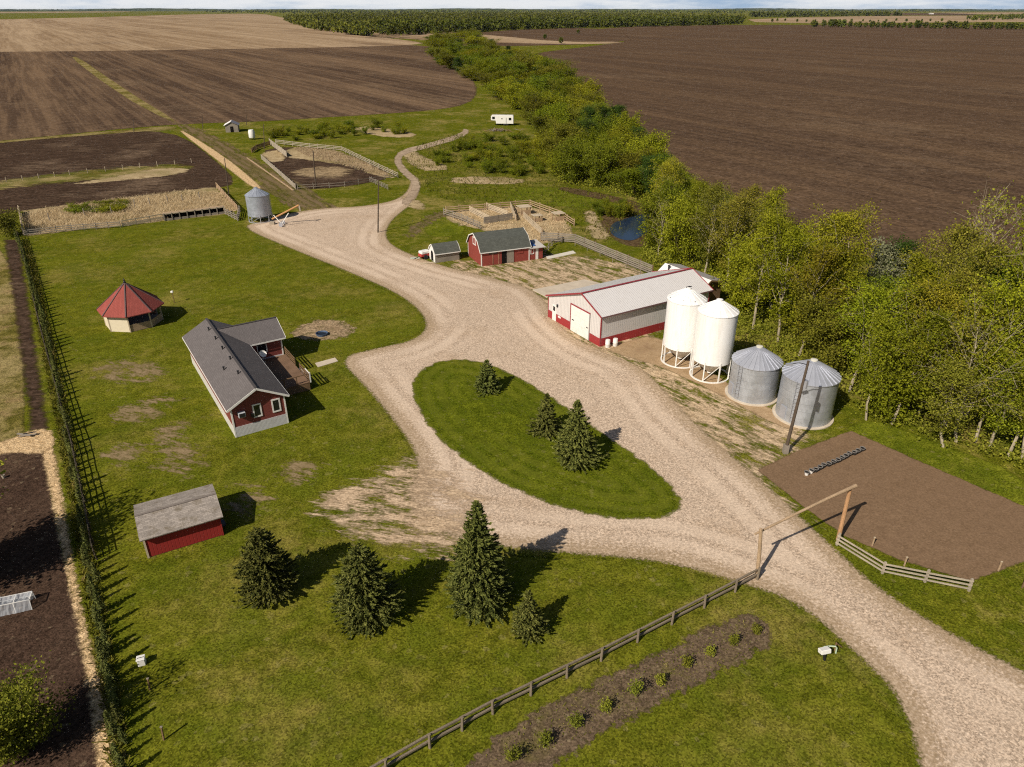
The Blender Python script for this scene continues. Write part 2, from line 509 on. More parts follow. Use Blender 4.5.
# far land: fields and stubble
sheet('ploughed_field_east', [(588, 27), (760, 24.5), (1100, 25.5), (1700, 26), (1900, 420), (1040, 330), (1030, 262), (960, 262), (900, 262), (850, 255), (790, 222), (745, 200), (690, 178), (665, 150), (630, 125), (585, 97), (545, 66), (520, 55), (600, 45), (632, 41)], 0.03, M_field, cell=9, pad=3, smooth=1)
sheet('ploughed_strip_north', [(478, 31), (600, 27), (640, 39), (600, 44), (520, 46), (410, 47)], 0.04, M_field, cell=12, pad=4, smooth=1)
sheet('stubble_strip_north', [(330, 33), (420, 29), (500, 36), (560, 42), (630, 41.5), (600, 44.5), (500, 43), (400, 39)], 0.05, M_stubble, cell=12, pad=6, smooth=1)
sheet('ploughed_field_west', [(-500, 72), (-200, 53), (70, 51), (200, 49), (330, 47), (430, 44), (440, 57), (462, 70), (477, 85), (475, 99), (455, 108), (400, 113), (330, 117), (256, 122), (186, 123.5), (120, 129), (0, 141), (-300, 170), (-700, 240)], 0.03, M_field_w, cell=8, pad=3, smooth=1)
sheet('stubble_field', [(-700, 30), (0, 20), (200, 14), (262, 13.5), (300, 21), (330, 30), (372, 36), (405, 40), (432, 44.5), (330, 47.5), (200, 49.5), (70, 51.5), (-200, 53), (-500, 70)], 0.05, M_stubble, cell=20, pad=8, smooth=1)
for (P_, m_) in (([(-400, 13.0), (0, 11.8), (130, 11.4), (130, 12.2), (0, 13.2), (-400, 15)], M_stubble),
                 ([(745, 18.5), (900, 15.5), (1200, 16), (1200, 21), (1000, 22), (760, 24)], M_stubble),
                 ([(930, 12.4), (1300, 11.6), (1300, 13.6), (990, 14.6), (930, 14)], M_stubble),
                 ([(800, 13), (935, 13), (1000, 15.4), (860, 15.4)], M_field)):
    sheet('far_stubble' if m_ is M_stubble else 'far_ploughed_field', P_, 0.2, m_, cell=60, pad=20, smooth=1)

# corrals and lanes on the left
sheet('paddock_soil', [(-160, 160), (0, 143), (80, 135), (150, 130), (185, 137), (215, 160), (238, 183), (214, 189), (100, 201), (22, 211), (0, 214), (-200, 235)], 0.012, M_corral, cell=1.0, pad=1.2, smooth=1)
sheet('paddock_grass_strip', [(-160, 199), (0, 181), (70, 172), (140, 166), (192, 164), (190, 170), (150, 176), (70, 182), (0, 189), (-160, 212)], 0.02, M_rough_p, cell=0.7, pad=3.5, smooth=1)
sheet('paddock_tan_patch', [(120, 176), (150, 169), (190, 168), (186, 173), (150, 178), (60, 186)], 0.026, M_drygrass, cell=0.7, pad=1.5, smooth=1)
sheet('straw_pen_ground', [(21, 211), (100, 201), (214, 187), (240, 209), (226, 214), (120, 226), (24, 236)], 0.018, M_drygrass, cell=0.6, pad=1, smooth=0)
sheet('cattle_lane', [(174, 124), (190, 123.5), (262, 163), (316, 195), (342, 212), (306, 212), (284, 203), (240, 170)], 0.02, M_track_g, cell=0.7, pad=2.5, smooth=1)
sheet('lane_edge_straw', [(179, 131), (184, 131), (225, 157), (256, 182), (262, 190), (254, 189), (225, 166)], 0.026, M_straw, cell=0.5, pad=0.7, smooth=1)
sheet('field_edge_track', [(70, 57), (78, 57), (130, 93), (182, 124), (176, 125), (120, 95)], 0.06, M_rough, cell=2.0, pad=2, smooth=1)
sheet('north_verge', [(-100, 154), (0, 143), (80, 136), (150, 131), (176, 130), (176, 125.5), (120, 130.5), (0, 141)], 0.06, M_rough, cell=1.5, pad=1.5, smooth=1)
sheet('corral_soil', [(258, 152), (285, 146), (330, 152), (360, 160), (397, 177), (345, 187), (297, 190)], 0.014, M_corral, cell=0.6, pad=0.9, smooth=1)
sheet('corral_straw', [(288, 147), (320, 148), (345, 153), (398, 178), (383, 178), (345, 165), (310, 160), (286, 158)], 0.022, M_drygrass, cell=0.6, pad=0.9, smooth=1)
sheet('corral_straw_patch', [(292, 171), (330, 165), (358, 171), (340, 178), (302, 177)], 0.022, M_strawthin, cell=0.6, pad=3, smooth=1)
sheet('corral_straw_corner', [(260, 152), (282, 150), (287, 160), (268, 163)], 0.022, M_drygrass, cell=0.6, pad=0.9, smooth=1)

# lawns, drive and yard
sheet('lawn', [(24, 240), (120, 226), (232, 214), (262, 232), (330, 266), (400, 296), (430, 322), (415, 338), (345, 356), (368, 385), (420, 460), (412, 480), (320, 500), (330, 535), (420, 552), (520, 556), (640, 560), (700, 575), (757, 585), (820, 640), (900, 720), (920, 800), (500, 880), (100, 880), (128, 767), (100, 610), (60, 400)], 0.006, M_lawn, cell=0.5, pad=0.6, smooth=1)
sheet('rough_grass_west', [(-60, 240), (10, 240), (32, 430), (0, 445), (-120, 440)], 0.012, M_rough, cell=0.5, pad=0.6, smooth=1)
GRAVEL = [(240, 227), (262, 222), (290, 213), (325, 208), (356, 207), (380, 204), (399, 199), (409, 190), (411, 181), (417, 179), (420, 190), (413, 203), (398, 214), (388, 224), (384, 238), (398, 250), (440, 266), (500, 280), (540, 292), (560, 330), (600, 352), (640, 366), (665, 392), (700, 430), (760, 480), (830, 546), (880, 592), (960, 640), (1100, 712), (1200, 800), (1180, 880), (925, 880),
          (928, 790), (905, 700), (860, 655), (800, 602), (745, 583), (690, 567), (640, 558), (560, 552), (490, 545), (430, 530), (405, 500), (424, 462), (395, 420), (365, 385), (338, 358), (380, 348), (418, 340), (431, 322), (405, 296), (350, 272), (300, 252)]
sheet('dirt_yard', [(440, 262), (500, 262), (560, 255), (610, 262), (650, 275), (640, 330), (690, 372), (740, 402), (800, 432), (790, 450), (752, 468), (776, 500), (800, 530), (740, 500), (650, 400), (560, 345), (500, 300)], 0.013, M_yard, cell=0.4, pad=3.4, smooth=1)
sheet('dirt_apron', [(602, 348), (662, 333), (720, 380), (790, 420), (800, 432), (775, 425), (715, 392), (660, 366), (630, 358)], 0.018, M_sand, cell=0.4, pad=0.8, smooth=1)
sheet('gravel_driveway', GRAVEL, 0.024, M_gravel, cell=0.35, pad=0.8, smooth=2)
sheet('dirt_verge', [(322, 506), (345, 490), (424, 460), (474, 490), (464, 549), (410, 546), (352, 530)], 0.03, M_verge, cell=0.35, pad=3.2, smooth=1)
sheet('grass_island', [(411, 385), (420, 370), (440, 361), (470, 359), (505, 370), (550, 396), (600, 432), (650, 466), (678, 492), (682, 510), (660, 519), (610, 519), (550, 505), (490, 478), (445, 445), (418, 412)], 0.036, M_isle, cell=0.3, pad=0.5, smooth=2)
sheet('dirt_trail', [(400, 203), (411, 192), (413, 183), (400, 172), (393, 160), (400, 150), (430, 143), (462, 133), (464, 128), (470, 131), (462, 138), (432, 147), (404, 154), (400, 161), (408, 171), (421, 181), (419, 193), (408, 206)], 0.03, M_track, cell=0.5, pad=0.8, smooth=1)
sheet('dirt_trail_spur', [(403, 235), (430, 214), (452, 210), (450, 214), (432, 220), (412, 238)], 0.03, M_track_g, cell=0.5, pad=0.8, smooth=1)
for P_ in ([(400, 152), (412, 150), (430, 160), (452, 168), (430, 172), (412, 166)], [(398, 196), (412, 196), (428, 208), (415, 211)], [(350, 128), (372, 126), (420, 134), (408, 138), (372, 136)], [(455, 176), (520, 178), (525, 184), (450, 184)],
           [(584, 212), (594, 210), (600, 225), (612, 240), (590, 238)]):
    sheet('dry_grass_patch', P_, 0.026, M_drygrass, cell=0.5, pad=2.2, smooth=1)
sheet('corral_straw_yard', [(444, 212), (500, 207), (535, 206), (570, 222), (572, 240), (530, 245), (478, 228), (452, 224)], 0.018, M_drygrass, cell=0.5, pad=1.0, smooth=1)
sheet('lush_meadow', [(505, 188), (560, 186), (638, 204), (600, 210), (560, 206), (500, 200)], 0.016, M_lush, cell=0.7, pad=1.0, smooth=1)
sheet('lush_verge', [(420, 212), (452, 216), (470, 232), (440, 238), (424, 234)], 0.016, M_lush, cell=0.5, pad=1.0, smooth=1)
sheet('rough_verge_east', [(836, 432), (872, 418), (930, 440), (1024, 475), (1060, 520), (1024, 512), (930, 466)], 0.016, M_lush, cell=0.5, pad=1.0, smooth=1)
sheet('garden_plot', [(757, 470), (800, 450), (851, 431), (930, 466), (1023, 506), (1110, 548), (1060, 556), (1023, 562), (970, 581), (900, 560), (845, 536), (805, 508)], 0.022, M_garden, cell=0.3, pad=0.4, smooth=0)
sheet('planting_bed', [(430, 800), (520, 718), (600, 680), (690, 637), (735, 614), (762, 616), (777, 640), (740, 664), (640, 714), (580, 745), (500, 820)], 0.02, M_bed, cell=0.25, pad=1.8, smooth=1)
sheet('dark_garden', [(-140, 462), (-20, 452), (43, 449), (60, 545), (78, 620), (92, 700), (104, 800), (-140, 830)], 0.016, M_dark, cell=0.3, pad=0.5, smooth=0)
sheet('straw_path', [(40, 446), (50, 440), (58, 470), (72, 560), (88, 640), (106, 700), (118, 790), (100, 810), (94, 720), (80, 640), (64, 560), (46, 470)], 0.024, M_straw, cell=0.25, pad=0.5, smooth=1)
sheet('straw_pile_ground', [(10, 440), (25, 432), (50, 428), (56, 445), (40, 455), (15, 452), (-15, 458), (-20, 446)], 0.026, M_straw, cell=0.25, pad=0.7, smooth=1)
sheet('soil_strip', [(5, 240), (18, 240), (32, 330), (47, 428), (32, 430), (20, 340)], 0.018, M_corral, cell=0.3, pad=0.5, smooth=0)
for P_ in ([(100, 365), (130, 362), (165, 368), (148, 381), (115, 380)], [(120, 414), (148, 402), (172, 402), (160, 414), (130, 422)], [(160, 430), (184, 426), (192, 466), (182, 474), (164, 452)], [(108, 449), (130, 447), (138, 457), (117, 460)],
           [(232, 498), (255, 490), (268, 500), (250, 508)], [(280, 470), (300, 464), (314, 471), (296, 477)]):
    wz_ = 0.009 if P_[0] == (100, 365) else wz_ + 0.002
    sheet('worn_lawn_patch', P_, wz_, M_worn, cell=0.35, pad=3.0, smooth=1)
sheet('sand_patch', [(291, 333), (300, 325), (320, 320), (342, 320), (355, 328), (350, 336), (330, 340), (300, 340)], 0.014, M_sandy, cell=0.25, pad=0.8, smooth=2)
slab = MB(); slab.poly([at(315, 363, 0.06), at(318, 367, 0.06), at(338, 361, 0.06), at(335, 357.5, 0.06)], 0.08, (0, 0, 1))
tag(slab.build('garden_path', M_conc), kind='structure')
pad_ = MB(); pad_.poly([at(532.5, 289.5, 0.12), at(560, 300, 0.12), at(606, 287, 0.12), at(584.5, 279.3, 0.12)][::-1] if False else [at(532.5, 289.5, 0.12), at(547, 297, 0.12), at(604, 284, 0.12), at(584.5, 279.3, 0.12)], 0.14, (0, 0, 1))
tag(pad_.build('concrete_pad', M_conc), kind='structure')
strip = MB(); strip.poly([at(546, 256.5, 0.08), at(548, 259, 0.08), at(576, 253, 0.08), at(573, 250.5, 0.08)], 0.1, (0, 0, 1))
tag(strip.build('concrete_strip', plain('pale_concrete', (0.62, 0.58, 0.5))), kind='structure')

# pond and creek: a bank of mud, then still water a little above it
sheet('pond_bank', [(560, 186), (600, 193), (640, 203), (664, 210), (668, 222), (655, 240), (640, 248), (622, 244), (604, 232), (600, 222), (606, 212), (590, 208), (632, 206), (560, 191)], 0.02, M_bank, cell=0.6, pad=1.2, smooth=1)
mw = NT('pond_water', 0.06, 0.6)
mw.color((0.018, 0.034, 0.068))
mw.bump(mw.noise(1.5, 3), 0.02, 0.4)
wp = [at(*q)[:2] for q in ((609, 230), (613, 223), (622, 220), (634, 216), (641, 215), (650, 212), (660, 216), (655, 226), (645, 234), (634, 241), (622, 240), (613, 236))]
wp = chaikin([np.array(p) for p in wp], 2)
wat = MB(); wat.poly([(p[0], p[1], 0.05) for p in wp][::-1] if False else [(p[0], p[1], 0.05) for p in wp])
tag(wat.build('pond_water', mw.m), kind='structure')

# ------------------------------------------------------------------ vegetation
def leafy(name, dark, light, tip=None, transl=0.25, scale=1.1):
    m = NT(name, 0.8, 0.06)
    f = m.noise(scale, 3, 0.6)
    g = m.noise(scale * 6, 2, 0.6)
    r = m.objrand()
    tone = m.math('ADD', m.math('MULTIPLY', f, 0.5), m.math('MULTIPLY', g, 0.5))
    col = m.mix(m.rng(tone, 0.36, 0.64), dark, light)
    if tip: col = m.mix(m.rng(g, 0.56, 0.7, 0, 0.8), col, tip)
    h = m.n('ShaderNodeHueSaturation')
    m.set(h.inputs['Hue'], m.rng(r, 0, 1, 0.482, 0.508, False))
    m.set(h.inputs['Value'], m.rng(m.math('FRACT', m.math('MULTIPLY', r, 7.3)), 0, 1, 0.72, 1.22, False))
    h.inputs['Saturation'].default_value = 1.0
    m.set(h.inputs['Color'], col)
    c = h.outputs[0]
    m.color(c)
    tr = m.n('ShaderNodeBsdfTranslucent')
    m.set(tr.inputs['Color'], c)
    mx = m.n('ShaderNodeMixShader')
    mx.inputs[0].default_value = transl
    m.t.links.new(m.b.outputs[0], mx.inputs[1]); m.t.links.new(tr.outputs[0], mx.inputs[2])
    m.t.links.new(mx.outputs[0], m.out.inputs['Surface'])
    return m.m


M_leaf = leafy('poplar_leaves', (0.13, 0.145, 0.014), (0.34, 0.33, 0.04), (0.45, 0.40, 0.08))
def tint(name, f, dark, light, tip):
    return leafy(name, tuple(a * b for a, b in zip(dark, f)), tuple(a * b for a, b in zip(light, f)), tuple(a * b for a, b in zip(tip, f)), transl=0.25)


LEAF = ((0.12, 0.142, 0.007), (0.335, 0.345, 0.021), (0.45, 0.425, 0.05))
TINTS = [(1.0, 1.0, 1.0), (0.78, 0.88, 0.9), (1.12, 1.02, 1.2), (0.9, 0.84, 1.6), (0.9, 0.98, 0.8)]
M_pops = [tint('poplar_leaves', t, *LEAF) for t in TINTS]
M_wils = [tint('willow_leaves', t, *LEAF) for t in ((0.80, 0.85, 0.8), (0.58, 0.68, 0.8), (0.94, 0.92, 0.9), (0.72, 0.70, 1.2), (0.68, 0.77, 0.7))]
M_willow = leafy('willow_leaves', (0.11, 0.135, 0.013), (0.31, 0.31, 0.036), (0.41, 0.375, 0.06))
M_green = leafy('dark_green_leaves', (0.03, 0.055, 0.010), (0.075, 0.12, 0.018), (0.11, 0.16, 0.03))
M_silver = leafy('silver_leaves', (0.14, 0.15, 0.07), (0.33, 0.34, 0.2))
M_spruce = leafy('spruce_needles', (0.045, 0.060, 0.014), (0.165, 0.180, 0.042), (0.33, 0.325, 0.095), transl=0.15, scale=1.6)
M_young = leafy('young_spruce_needles', (0.10, 0.125, 0.035), (0.26, 0.28, 0.08), transl=0.3, scale=2)
M_shrub = leafy('shrub_leaves', (0.13, 0.15, 0.016), (0.28, 0.30, 0.035), (0.40, 0.40, 0.07), scale=3)
M_scrub = leafy('scrub_leaves', (0.08, 0.088, 0.012), (0.20, 0.19, 0.03), (0.28, 0.24, 0.06), scale=0.7)
M_far = leafy('far_wood_leaves', (0.06, 0.085, 0.014), (0.18, 0.20, 0.03), (0.23, 0.24, 0.04), scale=0.05)
M_bare = plain('grey_twigs', (0.27, 0.22, 0.16), 0.9, 0.1)
M_bark = plain('poplar_bark', (0.36, 0.31, 0.22), 0.9, 0.1, var=0.3, scale=2)
M_brown = plain('brown_bark', (0.10, 0.075, 0.05), 0.95, 0.1)
M_tuft = leafy('lawn_blades', (0.055, 0.072, 0.008), (0.115, 0.125, 0.016), (0.17, 0.155, 0.04), scale=0.25)
M_tan = leafy('dry_stems', (0.42, 0.32, 0.18), (0.64, 0.52, 0.33), (0.74, 0.63, 0.43), scale=0.5)
M_meadow = leafy('meadow_blades', (0.10, 0.115, 0.012), (0.21, 0.20, 0.03), (0.32, 0.27, 0.09), scale=0.2)


def unit(v):
    return v / np.maximum(np.linalg.norm(v, axis=1, keepdims=True), 1e-9)


def quads(c, L, W, r, nbias=(0, 0, 0.6), axis=None):
    """diamond leaves around centres c; L, W half sizes"""
    n = len(c)
    nrm = unit(r.normal(size=(n, 3)) + np.asarray(nbias))
    a = r.normal(size=(n, 3)) if axis is None else np.asarray(axis) + r.normal(size=(n, 3)) * 0.15
    a = unit(a - nrm * (a * nrm).sum(1, keepdims=True))
    b = np.cross(nrm, a)
    L = np.broadcast_to(L, (n,))[:, None]; W = np.broadcast_to(W, (n,))[:, None]
    v = np.stack([c - a * L, c + b * W, c + a * L, c - b * W], 1)
    return v.reshape(-1, 3)


def leaf_mesh(name, v, mat, parent=None):
    return raw_mesh(name, v, np.arange(len(v)).reshape(-1, 4), mat=mat, parent=parent)


def upright(c, h, w, r, lean=0.35):
    """standing blades"""
    n = len(c)
    t = r.random(n) * 2 * math.pi
    a = np.stack([np.cos(t), np.sin(t), np.zeros(n)], 1)
    up = np.stack([r.normal(size=n) * lean, r.normal(size=n) * lean, np.ones(n)], 1)
    h = np.broadcast_to(h, (n,))[:, None]; w = np.broadcast_to(w, (n,))[:, None]
    v = np.stack([c - a * w * .5, c + a * w * .5, c + a * w * .3 + up * h, c - a * w * .3 + up * h], 1)
    return v.reshape(-1, 3)


def broadleaf(seed, h, R, style):
    """trunk and limbs as one mesh, leaves as another; returns (MB, leaf vertices)"""
    r = np.random.default_rng(seed)
    st = dict(cb=0.25, limbs=16, elev=(35, 60), clump=14, size=0.17, spread=0.45, twigs=4, r0=0.011, top=0.55, pw=0.8, stems=1)
    st.update(style)
    mb, cs = MB(), []
    for sidx in range(st['stems']):
        off = np.array([0, 0, 0.0]) if st['stems'] == 1 else np.append(r.normal(size=2) * R * 0.16, 0)
        lean = r.normal(size=2) * (0.05 if st['stems'] == 1 else 0.22)
        hh = h * (1 if sidx == 0 else r.uniform(0.65, 0.95))
        wob = r.normal(size=(7, 2)) * 0.012 * hh
        tp = [off + np.array([lean[0] * hh * t + wob[k, 0] * (t > 0), lean[1] * hh * t + wob[k, 1] * (t > 0), hh * t * 0.97]) for k, t in enumerate(np.linspace(0, 1, 7))]
        tr = [st['r0'] * hh * (1.15 - t) for t in np.linspace(0, 1, 7)]
        mb.tube(tp, tr, 6, cap=False)
        nl = max(4, st['limbs'] // st['stems'])
        for i in range(nl):
            t = st['cb'] + (0.98 - st['cb']) * ((i + r.random()) / nl)
            k = min(int(t * 6), 5); fr = t * 6 - k
            p = tp[k] * (1 - fr) + tp[k + 1] * fr
            u = (t - st['cb']) / (1 - st['cb'])
            prof = max(0.16, (u / st['top']) ** 0.6 if u < st['top'] else ((1 - u) / (1 - st['top'])) ** st['pw'])
            ln = R * prof * r.uniform(0.7, 1.15)
            az = i * 2.4 + r.normal() * 0.5
            el = math.radians(r.uniform(*st['elev']))
            d = np.array([math.cos(az) * math.cos(el), math.sin(az) * math.cos(el), math.sin(el)])
            ln2 = ln / max(0.4, math.cos(el))
            mid = p + d * ln2 * 0.5 + r.normal(size=3) * 0.06 * ln2
            end = p + d * ln2 + np.array([0, 0, 0.10 * ln2]) + r.normal(size=3) * 0.08 * ln2
            rr = max(0.018, st['r0'] * hh * (1.1 - t) * 0.5)
            mb.tube([p, mid, end], [rr, rr * 0.6, rr * 0.2], 4, cap=False)
            pts = [mid, end, (mid + end) / 2, (p + mid) / 2 + (mid - p) * .2]
            for q in range(st['twigs']):
                b0 = p + (end - p) * r.uniform(0.35, 0.95)
                e0 = b0 + unit((d + r.normal(size=3) * 0.8)[None])[0] * ln2 * r.uniform(0.25, 0.5)
                mb.tube([b0, e0], [rr * 0.35, rr * 0.1 + 0.004], 3, cap=False)
                pts += [e0, (b0 + e0) / 2]
            for c in pts:
                k2 = max(1, int(st['clump'] * r.uniform(0.4, 1.5)))
                cs.append(c + r.normal(size=(k2, 3)) * st['spread'] * np.array([1, 1, 0.8]))
    c = np.concatenate(cs)
    c[:, 2] = np.maximum(c[:, 2], 0.15)
    s = st['size'] * r.uniform(0.6, 1.35, len(c))
    return mb, quads(c, s, s * 0.72, r)


def tree_thing(name, seed, h, R, style, leaf, bark, label, cat='tree', group=None):
    mb, lv = broadleaf(seed, h, R, style)
    t = thing(name, label, cat, group=group)
    mb.build('trunk', bark, t)
    leaf_mesh('crown', lv, leaf, t)
    return t


def spruce_parts(seed, h, R, p=0.85, den=1.0, sz=1.0):
    r = np.random.default_rng(seed)
    mb = MB()
    mb.tube([(0, 0, 0), (0.02 * h * r.normal() * .3, 0, h * 0.5), (0, 0, h * 0.985)], [0.018 * h + 0.02, 0.011 * h, 0.006], 7)
    C, A, Ls, Ws = [], [], [], []
    lump = r.uniform(0.72, 1.16, (9, 7))
    z = 0.05 * h + 0.05
    gap = 0.24 * sz
    while z < h * 0.985:
        t = z / h
        rr = R * (1 - t) ** p * (0.55 + 0.45 * min(1, t / 0.10)) * r.uniform(0.9, 1.06)
        nb = max(5, int(2 * math.pi * rr / (0.40 * sz) * den))
        for i in range(nb):
            az = 2 * math.pi * (i + r.uniform(-.4, .4)) / nb
            L = rr * r.uniform(0.74, 1.12) * lump[min(8, int(t * 9)), int((az % (2 * math.pi)) / (2 * math.pi) * 6.99)]
            sl = -0.22 + 0.75 * t + r.normal() * 0.10
            dx, dy = math.cos(az), math.sin(az)
            ns = max(2, int(L / (0.20 * sz)))
            for k in range(ns):
                s = 0.22 + 0.78 * (k + r.random()) / ns
                x = L * s
                zz = z + x * sl + 0.20 * L * s * s * (0.8 - t)
                side = -1 if (k % 2) else 1
                a2 = az + side * r.uniform(0.35, 0.85) * (1.1 - 0.6 * s)
                up = r.normal() * 0.22 + 0.22
                C.append((dx * x, dy * x, zz)); A.append((math.cos(a2), math.sin(a2), up))
                q = sz * r.uniform(0.75, 1.25) * (1.05 - 0.3 * s)
                Ls.append(0.27 * q); Ws.append(0.095 * q)
            C.append((dx * L, dy * L, z + L * sl + 0.20 * L * (0.8 - t))); A.append((dx, dy, 0.45)); Ls.append(0.24 * sz); Ws.append(0.085 * sz)
        z += gap * r.uniform(0.85, 1.15)
        if t > 0.8: gap = 0.15 * sz
    C.append((0, 0, h * 0.97)); A.append((0, 0, 1)); Ls.append(0.25 * sz); Ws.append(0.06 * sz)
    C = np.array(C); A = np.array(A); C[:, 2] = np.maximum(C[:, 2], 0.06)
    Ls, Ws = np.array(Ls), np.array(Ws)
    v1 = quads(C, Ls, Ws, r, (0, 0, 1.6), A)
    v2 = quads(C + np.array([0, 0, 0.02]), Ls * 0.85, Ws, r, (0, 0, 0.0), A)
    return mb, np.concatenate([v1, v2])


def height_at(u, v, base):
    x, y = (u - 512) / F_PX, (v - 383.5) / F_PX
    d = Vector((x, CP - y * SP, -SP - y * CP))
    return CAM_H + d.z * base.y / d.y


for seed, (bu, bv), (tu, tv), R, p, label in (
        (1, (479, 602), (478, 500), 2.25, 0.92, 'tallest dark spruce, standing alone between the gravel drive and rail fence'),
        (2, (270, 594), (262, 530), 1.85, 0.62, 'broad dark spruce nearest to the small red shed'),
        (3, (367, 618), (365, 547), 1.95, 0.60, 'broad spruce between the shed spruce and the tallest spruce'),
        (4, (528, 633), (526, 591), 1.05, 0.85, 'small pale young spruce just right of the tallest spruce'),
        (5, (575, 462), (574, 400), 2.05, 0.95, 'biggest spruce on the grass island, with a thin pointed top'),
        (6, (546, 433), (544, 394), 1.35, 0.95, 'slim spruce close behind the biggest one on the grass island'),
        (7, (487, 391), (485, 360), 1.45, 0.85, 'lone small spruce at the upper end of the grass island')):
    B_ = at(bu, bv)
    h_ = height_at(tu, tv, B_)
    R *= 1.24
    t_ = thing('spruce_tree', label, 'spruce', B_)
    mb_, lv_ = spruce_parts(seed, h_, R, p, sz=0.62 if R < 1.2 else (0.8 if R < 1.6 else 1.0))
    mb_.build('trunk', M_brown, t_)
    leaf_mesh('crown', lv_, M_spruce, t_)

# row of young spruces along the left rail fence
row = [at(*q) for q in ((17, 236), (28, 268), (38, 305), (50, 345), (60, 390), (70, 440), (79, 490), (87, 540), (97, 600), (106, 660), (116, 720), (126, 790))]
protos = []
for k in range(4):
    t_ = thing('young_spruce', 'knee to chest high young spruce in the row along the left rail fence', 'young spruce', group='young spruces in a row along the left fence')
    mb_, lv_ = spruce_parts(40 + k, 1.65, 0.36, 0.8, den=0.6, sz=0.45)
    mb_.build('trunk', M_brown, t_); leaf_mesh('crown', lv_, M_young, t_)
    protos.append(t_)
seg = [(row[i + 1] - row[i]).length for i in range(len(row) - 1)]
d_, k_, used_ = 0.0, 0, set()
while d_ < sum(seg) - 0.1:
    e_, i_ = d_, 0
    while e_ > seg[i_]: e_ -= seg[i_]; i_ += 1
    p_ = row[i_].lerp(row[i_ + 1], e_ / seg[i_])
    j_ = k_ % 4
    o_ = protos[j_] if j_ not in used_ else copy_tree(protos[j_])
    used_.add(j_)
    o_.location = p_ + Vector((rnd.uniform(-.2, .2), rnd.uniform(-.2, .2), 0))
    o_.rotation_euler = (0, 0, rnd.uniform(0, 6.28))
    s_ = rnd.uniform(0.75, 1.2)
    o_.scale = (s_, s_, s_ * rnd.uniform(0.9, 1.15))
    d_ += rnd.uniform(1.0, 1.5) if p_.y > 48 else rnd.uniform(0.85, 1.25)
    k_ += 1

# ten shrubs in the planting bed
ORD = ['first', 'second', 'third', 'fourth', 'fifth', 'sixth', 'seventh', 'eighth', 'ninth', 'tenth']
for k, (u, v, s_) in enumerate(((756, 629, .55), (733, 640, .6), (710, 651, .7), (686, 663, .75), (660, 680, .65), (634, 692, 1.0), (605, 707, .95), (575, 723, .9), (544, 742, .95), (513, 757, .95))):
    r_ = np.random.default_rng(90 + k)
    s_ *= (0.85, 1.0, 0.7, 0.9)[k % 4]
    t_ = thing('bed_shrub', f'{ORD[k]} young leafy shrub in the soil bed counting from the archway', 'shrub', at(u, v + 4), group='young shrubs in the planting bed')
    mb_ = MB(); cs_ = []
    hh_ = 1.15 * s_
    for q in range(9):
        az = q * 2.4 + r_.random(); e_ = Vector((math.cos(az) * .32 * s_, math.sin(az) * .32 * s_, hh_ * r_.uniform(.55, 1)))
        mb_.tube([(0, 0, 0), tuple(e_ * 0.5), tuple(e_)], [0.02, 0.014, 0.006], 4)
        for f_ in (0.5, 0.75, 1.0): cs_.append(np.array(e_) * f_ + r_.normal(size=(16, 3)) * 0.11)
    mb_.build('stems', M_brown, t_)
    c_ = np.concatenate(cs_); c_[:, 2] = np.maximum(c_[:, 2], .05)
    leaf_mesh('foliage', quads(c_, 0.06, 0.036, r_), M_shrub, t_)

# --- the belt of poplars, willows and scrub
POP = dict(cb=0.22, limbs=26, elev=(38, 66), clump=31, size=0.095, spread=0.42, twigs=4, r0=0.0095, top=0.35, pw=0.7)
WIL = dict(cb=0.06, limbs=44, elev=(15, 60), clump=30, size=0.125, spread=0.48, twigs=4, r0=0.012, top=0.35, pw=0.55, stems=3)
G_BELT = 'trees of the shelter belt beside the ploughed field'
pop = [tree_thing('poplar_tree', 100 + i, 14.0, 2.6 + 0.25 * i, POP, M_pops[i], M_bark, 'x', group=G_BELT) for i in range(5)]
wil = [tree_thing('willow_tree', 120 + i, 8.5, 3.6, WIL, M_wils[i], M_brown, 'x', group=G_BELT) for i in range(5)]
dkg = tree_thing('broadleaf_tree', 140, 13.0, 4.4, dict(WIL, cb=0.12, clump=34, size=0.14, stems=1, limbs=40), M_green, M_bark, 'x', group=G_BELT)
sil = tree_thing('silver_tree', 141, 9.0, 2.6, dict(WIL, stems=1, limbs=24), M_silver, M_bark, 'x', group=G_BELT)
bar = [tree_thing('bare_tree', 150 + i, 12.0, 3.4, dict(POP, clump=2.4, limbs=34, twigs=7, elev=(30, 65), size=.12), M_leaf, M_bark, 'x', group=G_BELT) for i in range(2)]
used_ = set()


def plant(proto, p, s, sz, label, rz=None):
    o = copy_tree(proto) if proto.name in used_ else proto
    used_.add(proto.name)
    o.location = (p[0], p[1], 0)
    o.rotation_euler = (0, 0, rnd.uniform(0, 6.28) if rz is None else rz)
    o.scale = (s, s, sz)
    o['label'] = label
    return o


left_px = [(1100, 500), (1024, 472), (985, 454), (943, 445), (900, 428), (868, 418), (848, 402), (800, 378), (760, 352), (742, 345), (738, 315), (728, 294), (692, 274), (660, 268), (642, 259), (648, 244), (656, 226), (655, 211), (640, 200), (600, 188), (560, 182), (548, 160), (538, 130), (515, 110), (500, 92), (478, 82), (445, 70), (432, 52), (436, 38), (470, 37)]
right_px = [(520, 50, 8), (548, 62, 9), (585, 85, 9), (612, 102, 9), (640, 122, 9), (665, 145, 10), (700, 170, 10), (742, 182, 10), (772, 197, 11), (830, 234, 12), (880, 238, 13), (940, 232, 13), (1024, 228, 13), (1100, 226, 13)]
belt = [at(*q) for q in left_px] + [at(u, v, h) for u, v, h in right_px]
belt_np = [np.array(p[:2]) for p in belt]
front = [np.array(at(*q)[:2]) for q in left_px]


